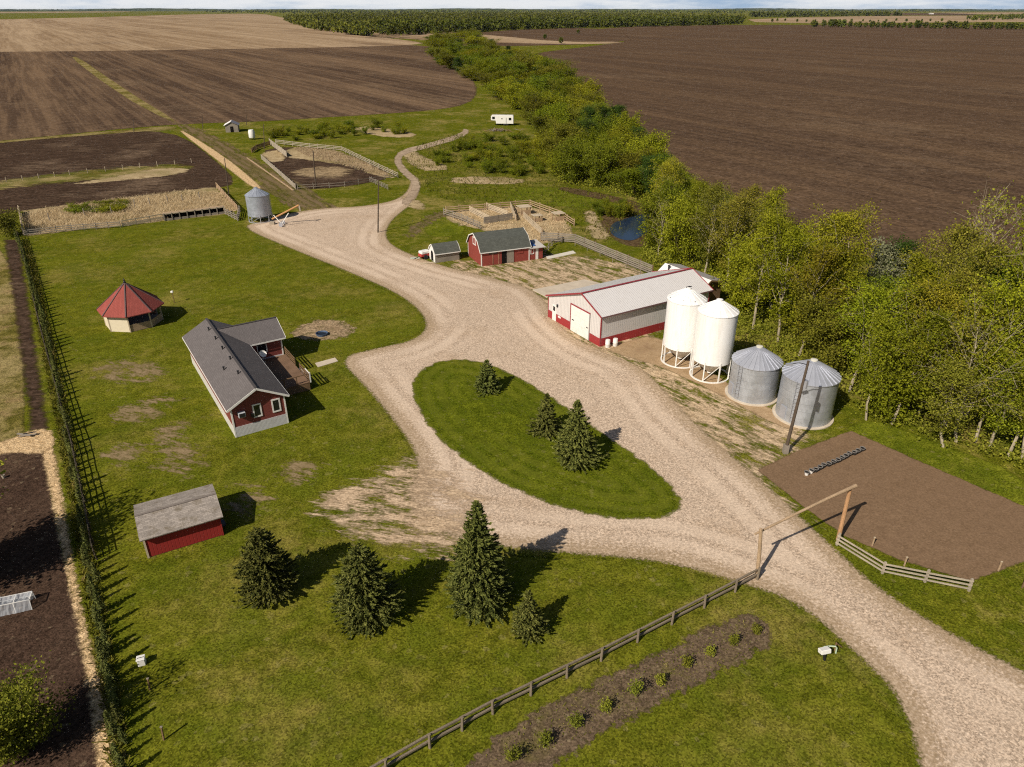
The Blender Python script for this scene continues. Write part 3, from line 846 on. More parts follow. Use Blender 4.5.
def zone(p):
    x, y = p
    b = at(742, 345)
    if y < 62 and x > 33: return 'behind the tilled garden plot'
    if y < 78 and x > 26: return 'behind the two galvanized bins'
    if y < 105: return 'behind the white hopper bins and the metal shop'
    if y < 150: return 'between the pond and the ploughed field'
    if y < 230: return 'beyond the pond beside the creek meadow'
    if y < 400: return 'beyond the white camper along the field'
    return 'at the far end of the belt near the distant wood'


pts, kinds = [], []
A_ = np.array(belt_np)
cand_r = np.random.default_rng(5)
lo_, hi_ = A_.min(0), A_.max(0)
grid = []
tries = lo_ + cand_r.random((60000, 2)) * (hi_ - lo_)
tries = tries[sdf(tries[:, 0], tries[:, 1], belt_np) > 0.3]
tries = tries[np.argsort(cand_r.random(len(tries)) + (tries[:, 1] > 180) * 0)]
for p in tries:
    y = p[1]
    sp = 3.3 if y < 85 else 3.9 if y < 130 else 5.4 if y < 200 else 8.0 if y < 330 else 15 if y < 600 else 30
    if all((p[0] - q[0]) ** 2 + (p[1] - q[1]) ** 2 > sp * sp for q in pts):
        u_ = 512 + F_PX * p[0] / (p[1] * CP + (CAM_H - 6) * SP)
        if u_ > 1075: continue
        if p[0] < 27 and y < 97: continue
        pts.append(p)
print('belt trees', len(pts))
fr = np.array(front)
for p in pts:
    y = p[1]
    df = np.sqrt(((fr - p) ** 2).sum(1)).min()
    z_ = zone(p)
    rr = rnd.random()
    if y < 105 and p[0] > 22:
        if rr < 0.70:
            k = pop[rnd.randrange(5)]; s = rnd.uniform(0.8, 1.2); sz = s * rnd.uniform(0.62, 1.08); lab = f'sparse yellow-green poplar with pale trunk {z_}'
        elif rr < 0.94:
            k = wil[rnd.randrange(5)]; s = rnd.uniform(0.8, 1.1); sz = s * rnd.uniform(0.95, 1.25); lab = f'rounded yellow-green willow {z_}'
        else:
            k = bar[rnd.randrange(2)]; s = rnd.uniform(0.7, 1.0); sz = s; lab = f'nearly leafless grey tree {z_}'
    else:
        if y < 150 and rr < 0.25:
            k = pop[rnd.randrange(5)]; s = rnd.uniform(0.75, 0.95); sz = s * 0.9; lab = f'sparse yellow-green poplar with pale trunk {z_}'
        elif y < 260 and rr > 0.95:
            k = bar[rnd.randrange(2)]; s = rnd.uniform(0.6, 0.8); sz = s; lab = f'nearly leafless grey tree {z_}'
        elif rr > 0.80 and y > 105:
            k = dkg; s = rnd.uniform(0.6, 0.85); sz = s * 0.85; lab = f'dark green broad tree {z_}'
        else:
            k = wil[rnd.randrange(5)]
            s = rnd.uniform(0.6, 1.2) * (1 if y < 150 else 1.1 if y < 230 else 1.35 if y < 330 else 2.0 if y < 600 else 3.2)
            sz = rnd.uniform(0.6, 1.15) * (1.0 if y < 330 else 1.05)
            lab = f'rounded yellow-green willow {z_}'
    plant(k, p, s, sz, lab)
# the ones that stand out
for proto, (u, v, h), s, sz, lab in (
        (dkg, (1000, 345, 5), 1.0, 0.95, 'dense dark green tree at the right edge among the yellow-green poplars'),
        (sil, (892, 265, 7), 1.0, 1.0, 'pale silver-leaved tree standing out in the middle of the poplars'),
        (bar[0], (985, 275, 6), 1.35, 1.25, 'tall leafless pale tree with forked limbs against the ploughed field'),
        (bar[1], (975, 385, 6), 1.15, 1.0, 'twiggy brown half-bare tree behind the upper side of the garden plot'),
        (dkg, (894, 262, 7), 0.65, 0.7, 'round bright green tree at the edge of the ploughed field')):
    plant(proto, at(u, v, h), s, sz, lab)
for k, (u, v, hh, rr, rz) in enumerate(((866, 420, 11, 2.0, 0.3), (892, 424, 12, 2.4, 1.2), (919, 416, 13, 2.4, 2.0), (943, 447, 8, 2.6, 3.3), (956, 428, 14, 2.6, 4.1), (975, 442, 11, 2.5, 5.0), (1008, 456, 12, 2.5, 2.6), (1022, 460, 13, 2.5, 0.9))):
    plant(pop[k % 5], at(u, v), rr / 2.6, hh / 14.0, f'{ORD[k]} pale-trunked poplar of the front row along the garden plot, from the bins', rz)

# undergrowth inside the belt: nobody could count it
ur = np.random.default_rng(77)
up_ = lo_ + ur.random((90000, 2)) * (np.array([hi_[0], 260]) - lo_)
up_ = up_[sdf(up_[:, 0], up_[:, 1], belt_np) > -0.3]
up_ = up_[(up_[:, 0] > 24) | (up_[:, 1] > 97)][:4600]
cc = []
for p in up_:
    hh = ur.uniform(0.4, 2.2); k = 26
    cc.append(np.append(p, 0.1) + np.abs(ur.normal(size=(k, 3))) * np.array([0, 0, hh * .5]) + ur.normal(size=(k, 3)) * np.array([.65, .65, 0]))
cc = np.concatenate(cc)
sz_ = ur.uniform(0.08, 0.16, len(cc)) * (1 + np.clip((cc[:, 1] - 90) / 150, 0, 1))
o_ = leaf_mesh('undergrowth', quads(cc, sz_, sz_ * 0.7, ur), M_willow)
tag(o_, kind='stuff')

# scrub bushes in the meadow by the trail and along the field edge
bush = []
for k in range(3):
    t_ = thing('meadow_bush', 'x', 'bush', group='low bushes in the meadow by the trail')
    mb_, lv_ = broadleaf(160 + k, 1.9, 1.6, dict(WIL, limbs=18, clump=20, size=0.085, spread=0.26, stems=3, twigs=3))
    mb_.build('stems', M_brown, t_); leaf_mesh('foliage', lv_, M_wils[(1, 2, 4)[k]], t_)
    bush.append(t_)
bp = [tuple(p) + (0,) for p in inside_pts([(432, 152), (470, 142), (545, 130), (556, 180), (520, 178), (460, 172), (436, 168)], 60, seed=3)] + \
     [tuple(p) + (1,) for p in inside_pts([(268, 133), (330, 128), (400, 127), (416, 131), (400, 136), (330, 138), (280, 143)], 34, seed=4)] + \
     [tuple(p) + (2,) for p in inside_pts([(590, 206), (620, 208), (634, 212), (618, 222), (600, 224)], 12, seed=6)] + \
     [tuple(p) + (3,) for p in inside_pts([(62, 208), (110, 203), (140, 203), (138, 210), (80, 216)], 14, seed=7)]
for x, y, z_ in bp:
    b_ = bush[rnd.randrange(3)]
    plant(b_, (x, y), rnd.uniform(0.5, 1.25), rnd.uniform(0.45, 1.0) * (0.45 if z_ == 3 else 1), ['low scrub bush between the winding trail and the willows', 'low bush in the strip above the straw-floored corral', 'low brown-green bush on the bank above the pond', 'low green weed clump among the dry stalks of the straw pen'][z_])
t_ = thing('corner_bush', 'big dark green bush at the left fence corner beside the straw pen', 'bush', at(8, 236))
mb_, lv_ = broadleaf(170, 3.2, 2.6, dict(WIL, limbs=26, clump=14, stems=4))
mb_.build('stems', M_brown, t_); leaf_mesh('foliage', lv_, M_scrub, t_)

# two big leafy trees by the dark garden, one at the lower left corner of the picture and one beyond the left edge
t_ = tree_thing('garden_tree', 180, 3.5, 2.2, dict(WIL, cb=0.1, limbs=44, clump=34, size=0.075, spread=.3, stems=1), M_willow, M_brown, 'leafy yellow-green tree cut off by the lower left corner, over the dark garden')
t_.location = (-26.7, 25.5, 0)
t_ = tree_thing('garden_tree', 181, 7.4, 3.7, dict(WIL, cb=0.12, limbs=46, clump=30, size=0.13, stems=1), M_willow, M_brown, 'big leafy tree left of the dark garden, known by its shadow on the soil')
t_.location = (-39.4, 37.6, 0)

# --- far woods (each reads as one mass)
def wood_mass(name, poly, n, h, qs, k, seed, mat=M_far, front_bias=0.0):
    r = np.random.default_rng(seed)
    P = inside_pts(poly, n, seed=seed)
    th = h * r.uniform(0.55, 1.2, len(P))
    c = np.repeat(np.column_stack([P, np.zeros(len(P))]), k, 0)
    t = np.repeat(th, k)
    u = unit(r.normal(size=(len(c), 3)))
    c[:, 2] = t * 0.52
    c += u * np.column_stack([t * 0.27, t * 0.27, t * 0.47]) * (r.random(len(c)) ** 0.4)[:, None]
    s = qs * r.uniform(0.6, 1.3, len(c))
    o = leaf_mesh(name, quads(c, s, s * 0.75, r, (0, 0, 0.5)), mat)
    return tag(o, kind='stuff')


wood_mass('far_wood', [(279, 19), (300, 28), (345, 34), (380, 36.2), (420, 35), (440, 33), (480, 31), (520, 29), (600, 26.8), (700, 25.2), (742, 23), (746, 20), (700, 17.5), (560, 15.5), (420, 15.5), (330, 16)], 2600, 19, 2.4, 34, 1)
wood_mass('far_wood', [(375, 36.4), (440, 34.5), (480, 32), (540, 29.2), (640, 27), (742, 24.5), (742, 23), (640, 25.6), (540, 27.4), (480, 29.6), (430, 32), (378, 33)], 900, 19, 2.2, 46, 2)
wood_mass('far_wood', [(283, 20), (300, 27), (330, 33), (360, 36.2), (372, 36.6), (374, 34), (345, 30), (310, 24)], 330, 15, 2.0, 46, 3)
wood_mass('far_wood', [(945, 21.5), (1030, 19.5), (1120, 19), (1120, 16.8), (1000, 17)], 300, 15, 3.0, 30, 4)
for k, (P_, n_k) in enumerate((([(180, 12.2), (300, 13.4), (500, 13.2), (700, 13.6), (760, 14), (740, 11.3), (500, 11), (280, 11)], 1500), ([(-200, 12), (60, 11.2), (260, 11), (260, 10.3), (-200, 10.4)], 500),
                               ([(500, 11.2), (760, 12.2), (930, 12.4), (960, 11), (760, 10.4), (480, 10.3)], 900), ([(750, 17.5), (850, 16.2), (905, 16.2), (890, 15.4), (800, 15.4), (750, 16)], 260), ([(930, 11.2), (1200, 11), (1200, 10.2), (930, 10.4)], 350),
                               ([(-300, 10.6), (1300, 10.6), (1300, 10.0), (-300, 10.0)], 1800))):
    wood_mass('distant_wood', P_, n_k, 20, 9.0, 14, 20 + k)

# single small trees in the hedge rows at the right horizon, and two in the far strip
ft = leaf_mesh('field_tree', (lambda r, c: quads(c, 0.9, 0.7, r))(np.random.default_rng(8), unit(np.random.default_rng(9).normal(size=(170, 3))) * np.array([3.2, 3.2, 3.6]) * (np.random.default_rng(10).random((170, 1)) ** .35) + np.array([0, 0, 4.0])), M_far)
first = True
spots = [(812 + 5.4 * k + rnd.uniform(-2, 2), 27.0 + 0.07 * k + rnd.uniform(-.3, .3), rnd.uniform(1.3, 2.1), 0) for k in range(40)] + \
        [(770 + 9 * k + rnd.uniform(-3, 3), 21.5 + rnd.uniform(-.5, .5), rnd.uniform(.7, 1.2), 1) for k in range(20)] + [(830, 26, 1.9, 2), (838, 26, 1.8, 2), (545, 39, .8, 3), (561, 43.5, .9, 3), (578, 33.5, .8, 3)]
for u, v, s_, w_ in spots:
    o_ = ft if first else link(ft.copy())
    first = False
    o_.location = at(u, v); o_.scale = (s_, s_, s_); o_.rotation_euler = (0, 0, rnd.uniform(0, 6))
    tag(o_, ['small round tree in the hedge row just beyond the big ploughed field', 'small tree in the farther thin hedge row across the pale stubble', 'taller round tree of the pair rising from the far hedge row',
             'small dark tree standing alone at the edge of the far ploughed strip'][w_], 'tree', ['hedge row beyond the ploughed field', 'thin hedge row across the far stubble', 'pair of taller hedge row trees', 'lone trees on the far strip'][w_])

# --- grass that stands up: blades on lawns, dry stems in the pens
def blades(name, poly, n, h, w, mat, seed, lean=0.4, z=0.0):
    r = np.random.default_rng(seed)
    P = inside_pts(poly, n, seed=seed)
    c = np.column_stack([P, np.full(len(P), z)])
    o = leaf_mesh(name, upright(c, h * r.uniform(0.5, 1.4, len(c)), w, r, lean), mat)
    return tag(o, kind='stuff')


blades('dry_tall_grass', [(23, 212), (100, 202), (213, 188), (238, 209), (224, 213), (120, 225), (26, 235)], 16000, 0.5, 0.06, M_tan, 31, 0.8)
blades('dry_tall_grass', [(446, 213), (500, 208), (535, 207), (570, 222), (571, 239), (530, 244), (480, 228), (454, 223)], 5000, 0.2, 0.08, M_tan, 32, 1.0)
blades('dry_tall_grass', [(290, 147), (320, 148), (345, 153), (396, 177), (383, 177), (345, 165), (310, 158)], 4000, 0.35, 0.08, M_tan, 33, 1.0)
blades('fence_line_grass', [(20, 240), (30, 240), (64, 390), (92, 540), (122, 700), (132, 800), (112, 800), (100, 690), (78, 560), (52, 400)], 9000, 0.26, 0.10, M_meadow, 36, 0.8)
blades('bed_weeds', [(470, 770), (520, 720), (600, 682), (690, 639), (735, 617), (762, 618), (770, 638), (740, 660), (640, 710), (580, 741)], 1100, 0.08, 0.06, M_meadow, 41, 0.8)
blades('meadow_grass', [(400, 150), (470, 130), (560, 180), (640, 205), (600, 255), (575, 225), (520, 200), (430, 205)], 5000, 0.4, 0.16, M_meadow, 40, 0.7)

# ------------------------------------------------------------------ buildings
M_red_side = ribbed('red_lap_siding', (0.20, 0.050, 0.042), 2, 0.2, 0.6, 0.3, depth=0.015, dirt=(0.12, 0.03, 0.025))
M_red_board = ribbed('red_board_siding', (0.30, 0.030, 0.026), 0, 0.25, 0.75, 0.2, depth=0.015, dirt=(0.16, 0.03, 0.025))
M_barn_red = ribbed('barn_red_siding', (0.27, 0.058, 0.045), 2, 0.2, 0.7, 0.25, depth=0.012, dirt=(0.17, 0.04, 0.03))
M_red_metal = ribbed('red_metal', (0.32, 0.030, 0.035), 0, 0.3, 0.5, 0.4, depth=0.02, dirt=(0.2, 0.06, 0.05))
M_red_trim = plain('red_trim', (0.27, 0.035, 0.045), 0.5, 0.4)
M_white = plain('white_paint', (0.76, 0.75, 0.72), 0.5, 0.4, var=0.05, dirt=(0.55, 0.52, 0.46))
M_skirt = ribbed('white_skirting', (0.60, 0.60, 0.62), 0, 0.12, 0.5, 0.4, depth=0.02, dark=0.68)
M_skirt_y = ribbed('white_skirting_side', (0.66, 0.64, 0.6), 1, 0.12, 0.5, 0.4, depth=0.02, dark=0.7)
M_metal_wall = ribbed('pale_metal_siding', (0.58, 0.565, 0.56), 0, 0.3, 0.45, 0.4, depth=0.025, dark=0.82, dirt=(0.42, 0.37, 0.31))  # side copy of the siding, shade darkens its base colour
M_metal_wall_y = ribbed('pale_metal_siding_front', (0.63, 0.61, 0.60), 1, 0.3, 0.45, 0.4, depth=0.025, dark=0.85, dirt=(0.45, 0.40, 0.34))  # front copy of the same siding, made lighter as the lit wall
M_metal_roof = ribbed('pale_metal_roof', (0.68, 0.665, 0.665), 0, 0.3, 0.4, 0.45, depth=0.025, dark=0.86, dirt=(0.48, 0.44, 0.39))
M_roof_grey = shingles('grey_asphalt_shingles', (0.135, 0.122, 0.122), 0.14, axis=0)
M_roof_green = shingles('green_grey_shingles', (0.088, 0.094, 0.083), 0.22, axis=1)
M_roof_old = shingles('weathered_cedar_shingles', (0.30, 0.265, 0.235), 0.32, moss=(0.17, 0.14, 0.10), axis=1)
M_glass = NT('window_glass', 0.08, 0.7).color((0.012, 0.014, 0.018)).m
M_black = plain('black_metal', (0.02, 0.02, 0.022), 0.5, 0.4)
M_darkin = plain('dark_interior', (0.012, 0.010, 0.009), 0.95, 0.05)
M_deck = wood('deck_boards', (0.20, 0.125, 0.08))
M_grey_wood = wood('grey_weathered_wood', (0.27, 0.235, 0.195))
M_tan_wood = wood('tan_wood', (0.42, 0.30, 0.19))
M_pale_wood = wood('pale_wood', (0.52, 0.43, 0.31))
M_brown_wood = wood('brown_wood', (0.20, 0.125, 0.07))
M_orange_wood = wood('peeled_log', (0.43, 0.25, 0.13))
M_cream = plain('cream_panel', (0.68, 0.60, 0.45), 0.7, 0.2, var=0.06)
M_gaz_roof = shingles('red_gazebo_shingles', (0.29, 0.075, 0.062), 0.12, axis=1)
M_galv = None


def extrude(mb, prof, axis, t0, t1):
    """a closed outline of (side, z) pairs pushed along axis x or y"""
    f = (lambda t, a, z: (t, a, z)) if axis == 'x' else (lambda t, a, z: (a, t, z))
    n = len(prof)
    vs = [f(t0, a, z) for a, z in prof] + [f(t1, a, z) for a, z in prof]
    return mb.add(vs, [tuple(range(n - 1, -1, -1)), tuple(range(n, 2 * n))] + [(i, (i + 1) % n, n + (i + 1) % n, n + i) for i in range(n)])


def slope(mb, a, b, c, d, th=0.12):
    n = (Vector(b) - Vector(a)).cross(Vector(c) - Vector(a)).normalized()
    if n.z < 0: n = -n
    return mb.poly([a, b, c, d], th, n)


def window(parent, c, right, out, w, h, frame=None, pane=None, fw=0.09, name='window', bars=0):
    c, R_, O_ = Vector(c), Vector(right), Vector(out)
    U_ = Vector((0, 0, 1))
    P = lambda x, z, d: c + R_ * x + U_ * z + O_ * d
    mb = MB()

    def blk(m, x0, z0, x1, z1, d0, d1):
        m.add([P(x0, z0, d0), P(x1, z0, d0), P(x1, z0, d1), P(x0, z0, d1), P(x0, z1, d0), P(x1, z1, d0), P(x1, z1, d1), P(x0, z1, d1)],
              [(0, 3, 2, 1), (4, 5, 6, 7), (0, 1, 5, 4), (1, 2, 6, 5), (2, 3, 7, 6), (3, 0, 4, 7)])
    x, z = w / 2, h / 2
    blk(mb, -x, -z, x, -z + fw, -0.02, 0.06); blk(mb, -x, z - fw, x, z, -0.02, 0.06)
    blk(mb, -x, -z + fw, -x + fw, z - fw, -0.02, 0.055); blk(mb, x - fw, -z + fw, x, z - fw, -0.02, 0.055)
    for k in range(bars):
        q = -x + fw + (w - 2 * fw) * (k + 1) / (bars + 1)
        blk(mb, q - 0.025, -z + fw, q + 0.025, z - fw, -0.01, 0.05)
    f = mb.build(name, frame or M_white, parent)
    m2 = MB(); blk(m2, -x + fw, -z + fw, x - fw, z - fw, -0.02, 0.02)
    m2.build('pane', pane or M_glass, f)
    return f


def one(mat, parent, name, *boxes, label=None, bevel=0):
    mb = MB()
    for b in boxes: mb.box(*b)
    return mb.build(name, mat, parent, label=label, bevel=bevel)


# ---- the long red house
H_ = thing('house', 'long red house with grey shingle roof, white skirting and side wing', 'house', at(236, 437.6), math.radians(32.9))
W_, L_, ZS, ZE, ZR = 5.0, 19.3, 1.05, 3.3, 4.65
mb = MB(); extrude(mb, [(0, ZS), (W_, ZS), (W_, ZE), (W_ / 2, ZR - 0.02), (0, ZE)], 'y', 0, L_)
extrude(mb, [(13.8, ZS), (18.6, ZS), (18.6, ZE), (16.2, 4.5), (13.8, ZE)], 'x', 3.2, 8.9)
mb.build('wall', M_red_side, H_)
one(M_skirt, H_, 'skirting', (-0.02, -0.03, 0, W_ + 0.02, 0.03, ZS + 0.02)); one(M_skirt, H_, 'skirting', (W_ + .03, 13.77, 0, 8.93, 13.83, ZS + .02))
for b_ in ((-0.03, 0.03, 0, 0.03, L_, ZS + 0.02), (W_ - .03, 0.03, 0, W_ + .03, 13.77, ZS + .02), (8.87, 13.83, 0, 8.93, 18.6, ZS + .02)): one(M_skirt_y, H_, 'skirting', b_)
sl = (ZR - ZE) / (W_ / 2)
eo = 0.4; ez = ZE - sl * eo
mb = MB()
slope(mb, (-eo, -0.45, ez + .12), (-eo, L_ + 0.4, ez + .12), (W_ / 2, L_ + 0.4, ZR + .12), (W_ / 2, -0.45, ZR + .12))
slope(mb, (W_ / 2, -0.45, ZR + .121), (W_ / 2, L_ + 0.4, ZR + .121), (W_ + eo, L_ + 0.4, ez + .121), (W_ + eo, -0.45, ez + .121))
slope(mb, (5.1, 13.35, ez + .1), (9.35, 13.35, ez + .1), (9.35, 16.2, 4.62), (2.75, 16.2, 4.62))
slope(mb, (2.75, 16.2, 4.621), (9.35, 16.2, 4.621), (9.35, 19.05, ez + .1), (5.1, 19.05, ez + .1))
rf = mb.build('roof', M_roof_grey, H_)
mb = MB(); mb.bar((W_ / 2, -0.45, ZR + .15), (W_ / 2, L_ + .4, ZR + .15), 0.22, 0.05); mb.bar((2.9, 16.2, 4.65), (9.35, 16.2, 4.65), 0.2, 0.05)
mb.build('ridge_cap', plain('ridge_shingles', (0.075, 0.068, 0.068)), rf)
for y_, x_ in ((16.6, 2.05), (13.6, 2.1), (10.6, 2.1), (7.6, 2.15), (6.6, 1.2), (4.0, 2.0)):
    z_ = ZR + .12 - sl * (W_ / 2 - x_)
    v = MB(); v.tube([(x_, y_, z_ - .05), (x_, y_, z_ + 0.32)], 0.075, 8); v.tube([(x_, y_, z_ + 0.3), (x_, y_, z_ + 0.36)], 0.12, 8)
    v.build('roof_vent', M_black, rf)
mb = MB()
for s_ in (-1, 1):
    mb.bar((W_ / 2 + s_ * (W_ / 2 + eo), -0.47, ez + .03), (W_ / 2, -0.47, ZR + .03), 0.04, 0.2)
    mb.bar((9.38, 16.2 + s_ * 2.85, ez + .02), (9.38, 16.2, 4.52), 0.04, 0.2)
mb.bar((-eo - .03, -0.45, ez + .02), (-eo - .03, L_ + .4, ez + .02), 0.04, 0.15)
mb.bar((W_ + eo + .03, -0.45, ez + .02), (W_ + eo + .03, 13.3, ez + .02), 0.04, 0.15)
mb.bar((5.4, 13.32, ez), (9.35, 13.32, ez), 0.04, 0.15)
mb.build('fascia', M_white, H_)
for x_, y_ in ((-0.04, -0.04), (W_ - .08, -0.04), (8.84, 13.74), (8.84, 18.5)):
    one(M_white, H_, 'corner_trim', (x_, y_, 0.02, x_ + 0.14, y_ + 0.14, ZE - 0.1))
for x_ in (2.35, 4.15): window(H_, (x_, 0, 2.25), (1, 0, 0), (0, -1, 0), 0.82, 1.4, fw=0.13)
ac = one(plain('faded_plastic', (0.42, 0.44, 0.47)), H_, 'air_conditioner', (0.55, -0.42, 2.1, 1.2, 0.02, 2.6), bevel=0.03)
one(M_black, ac, 'grille', (0.62, -0.44, 2.16, 1.13, -0.42, 2.54))
one(M_black, H_, 'meter_box', (1.72, -0.16, 1.7, 1.98, -0.01, 2.1))
for y_ in (3.5, 8.0, 12.5, 16.5): window(H_, (0, y_, 2.4), (0, -1, 0), (-1, 0, 0), 1.0, 0.8)
for y_ in (2.6, 7.2): window(H_, (W_, y_, 2.4), (0, 1, 0), (1, 0, 0), 1.1, 0.9)
dr = one(M_white, H_, 'door', (W_ - .02, 10.2, 1.08, W_ + 0.05, 11.15, 3.1)); one(M_black, dr, 'handle', (W_ + .05, 10.3, 2.0, W_ + .1, 10.38, 2.1))
window(H_, (6.7, 13.8, 2.35), (1, 0, 0), (0, -1, 0), 1.1, 1.2)
mb = MB()
for k in range(28): mb.box(5.05 + k * 0.148, 5.5, 0.86, 5.05 + k * 0.148 + 0.138, 13.74, 0.95)
dk = mb.build('deck', M_deck, H_)
one(M_brown_wood, dk, 'deck_skirt', (5.1, 5.52, 0.02, 9.15, 5.56, 0.85), (9.12, 5.56, 0.02, 9.16, 13.7, 0.85))
rl = H_
for y_ in (5.55, 7.0, 8.4, 10.2, 12.0, 13.6): one(M_brown_wood, H_, 'railing_post', (9.10, y_ - .05, 0.951, 9.2, y_ + .05, 1.95))
for z_ in (1.25, 1.55, 1.86):
    one(M_brown_wood, H_, 'rail', (9.12, 5.6, z_ - .05, 9.18, 8.35, z_ + .05)); one(M_brown_wood, H_, 'rail', (9.12, 10.25, z_ - .05, 9.18, 13.55, z_ + .05))
for x_ in (6.5, 7.8): one(M_brown_wood, H_, 'railing_post', (x_, 5.52, .951, x_ + .1, 5.6, 1.855))
one(M_brown_wood, H_, 'rail', (5.1, 5.5, 1.86, 9.09, 5.6, 1.95))
one(M_white, H_, 'railing_post', (9.21, 5.45, 0.9, 9.33, 5.57, 2.05), (9.22, 5.57, 1.9, 9.3, 6.9, 1.98))
one(plain('pale_step', (0.5, 0.5, 0.46)), H_, 'step', (9.22, 8.5, 0.0, 9.62, 10.1, 0.62), (9.62, 8.5, 0.0, 10.05, 10.1, 0.32))


def place(T, x, y, z):
    c, s = math.cos(T.rotation_euler.z), math.sin(T.rotation_euler.z)
    return Vector((T.location.x + x * c - y * s, T.location.y + x * s + y * c, z))


d_ = thing('satellite_dish', 'small white satellite dish standing on the shaded house deck', 'dish', place(H_, 6.4, 12.9, 0.95), 0.9)
mb = MB(); mb.tube([(0, 0, 0), (0, 0, 1.0)], 0.03, 8); mb.bar((-.25, 0, .02), (.25, 0, .02), .05, .04); mb.bar((0, -.25, .05), (0, .25, .05), .05, .02); mb.build('mast', M_galv or M_white, d_)
mb = MB(); mb.lathe([(0.02, 0.0), (0.2, 0.03), (0.34, 0.09), (0.42, 0.16), (0.42, 0.18), (0.34, 0.11), (0.2, 0.05), (0.02, 0.02)], 20)
ds = mb.build('reflector', M_white, d_, smooth=True); ds.location = (0, -0.08, 1.05); ds.rotation_euler = (math.radians(50), 0, 0)

# ---- gazebo
G_ = thing('gazebo', 'eight-sided wooden gazebo with a pointed red shingle roof on the lawn', 'gazebo', (-48.75, 86.2, 0), math.radians(-73))
RE, RW, ze, za = 3.95, 3.35, 2.25, 5.45
cn = lambda R, k, z: (R * math.cos(k * math.pi / 4), R * math.sin(k * math.pi / 4), z)
mb = MB()
for k in range(8):
    a, b = Vector(cn(RE, k, ze)), Vector(cn(RE, k + 1, ze)); t = Vector((0, 0, za))
    mb.add([a, b, t, a - Vector((0, 0, .1)), b - Vector((0, 0, .1)), t - Vector((0, 0, .1))], [(0, 1, 2), (5, 4, 3), (0, 3, 4, 1)])
rf = mb.build('roof', M_gaz_roof, G_)
mb = MB()
for k in range(8): mb.bar(Vector(cn(RE + .03, k, ze + .03)), (0, 0, za + .03), 0.13, 0.06)
mb.build('hip_cap', plain('hip_cap_metal', (0.12, 0.085, 0.085)), rf)
mb = MB(); mb.lathe([(0.16, za - .05), (0.16, za + .1), (0.07, za + .2), (0.12, za + .35), (0.03, za + .5), (0.0, za + .62)], 10); mb.build('finial', M_black, rf, smooth=True)
for k in range(8):
    a, b = Vector(cn(RW, k, 0)), Vector(cn(RW, k + 1, 0))
    mb = MB(); mb.bar(a, a + Vector((0, 0, ze + .1)), 0.14, 0.14); mb.build('post', M_pale_wood, G_)
    full = k in (6, 7) or k == 5
    if k == 2: continue
    m_ = MB(); m_.bar(a.lerp(b, .03) + Vector((0, 0, (ze - .1) / 2 if full else .5)), a.lerp(b, .97) + Vector((0, 0, (ze - .1) / 2 if full else .5)), 0.05, ze - .15 if full else 0.9)
    m_.build('wall_panel', M_cream if full else M_tan_wood, G_)
mb = MB(); mb.poly([cn(RW, k, 0.08) for k in range(8)], 0.08, (0, 0, 1)); mb.build('floor', M_grey_wood, G_)
f_ = thing('feeder_post', 'thin post with a small white head standing behind the red gazebo', 'post', at(174.5, 303))
mb = MB(); mb.tube([(0, 0, 0), (0, 0, 1.5)], 0.04, 6); mb.build('post', M_brown_wood, f_)
one(M_white, f_, 'feeder_box', (-.16, -.16, 1.5, .16, .16, 1.75), bevel=.03)

# ---- small red shed on the lawn
R_ = thing('shed', 'small bright red shed with a weathered grey shingle roof on the lawn', 'shed', at(148.5, 558), math.radians(29.4))
mb = MB(); extrude(mb, [(0, 0.05), (0, 1.95), (2.0, 2.45), (4.0, 2.05), (4.0, 0.05)], 'x', 0, 5.3); mb.build('wall', M_red_board, R_)
mb = MB(); slope(mb, (-.22, -.4, 1.95), (5.55, -.4, 1.95), (5.55, 2.0, 2.58), (-.22, 2.0, 2.58), .1); slope(mb, (-.22, 2.0, 2.581), (5.55, 2.0, 2.581), (5.55, 4.3, 2.08), (-.22, 4.3, 2.08), .1)
rf = mb.build('roof', M_roof_old, R_)
mb = MB(); mb.bar((-.22, 2.0, 2.6), (5.55, 2.0, 2.6), .2, .04); mb.build('ridge_cap', plain('old_ridge', (0.2, 0.17, 0.15)), rf)
one(M_tan_wood, R_, 'end_board', (-.04, 0.02, 0.0, -.005, 3.98, 1.9)); one(M_pale_wood, R_, 'corner_trim', (-.05, -.05, 0, .09, -.005, 1.9)); one(M_red_board, R_, 'corner_trim', (5.21, -.05, 0, 5.34, -.005, 1.9))
one(M_grey_wood, R_, 'foundation', (.02, .03, 0, 5.28, 3.97, .12))
b_ = MB(); b_.lathe([(0.0, 0), (.28, 0), (.28, .04), (.3, .1), (.3, .45), (.31, .47), (.3, .5), (.3, .85), (.28, .9), (0, .9)], 18)
o_ = b_.build('barrel', plain('blue_black_barrel', (0.05, 0.06, 0.09), .5), None, smooth=True); o_.location = place(R_, 5.6, 1.2, .3); o_.rotation_euler = (math.pi / 2, 0, math.radians(-40))
tag(o_, 'dark barrel lying in the shadow at the end of the small red shed', 'barrel')

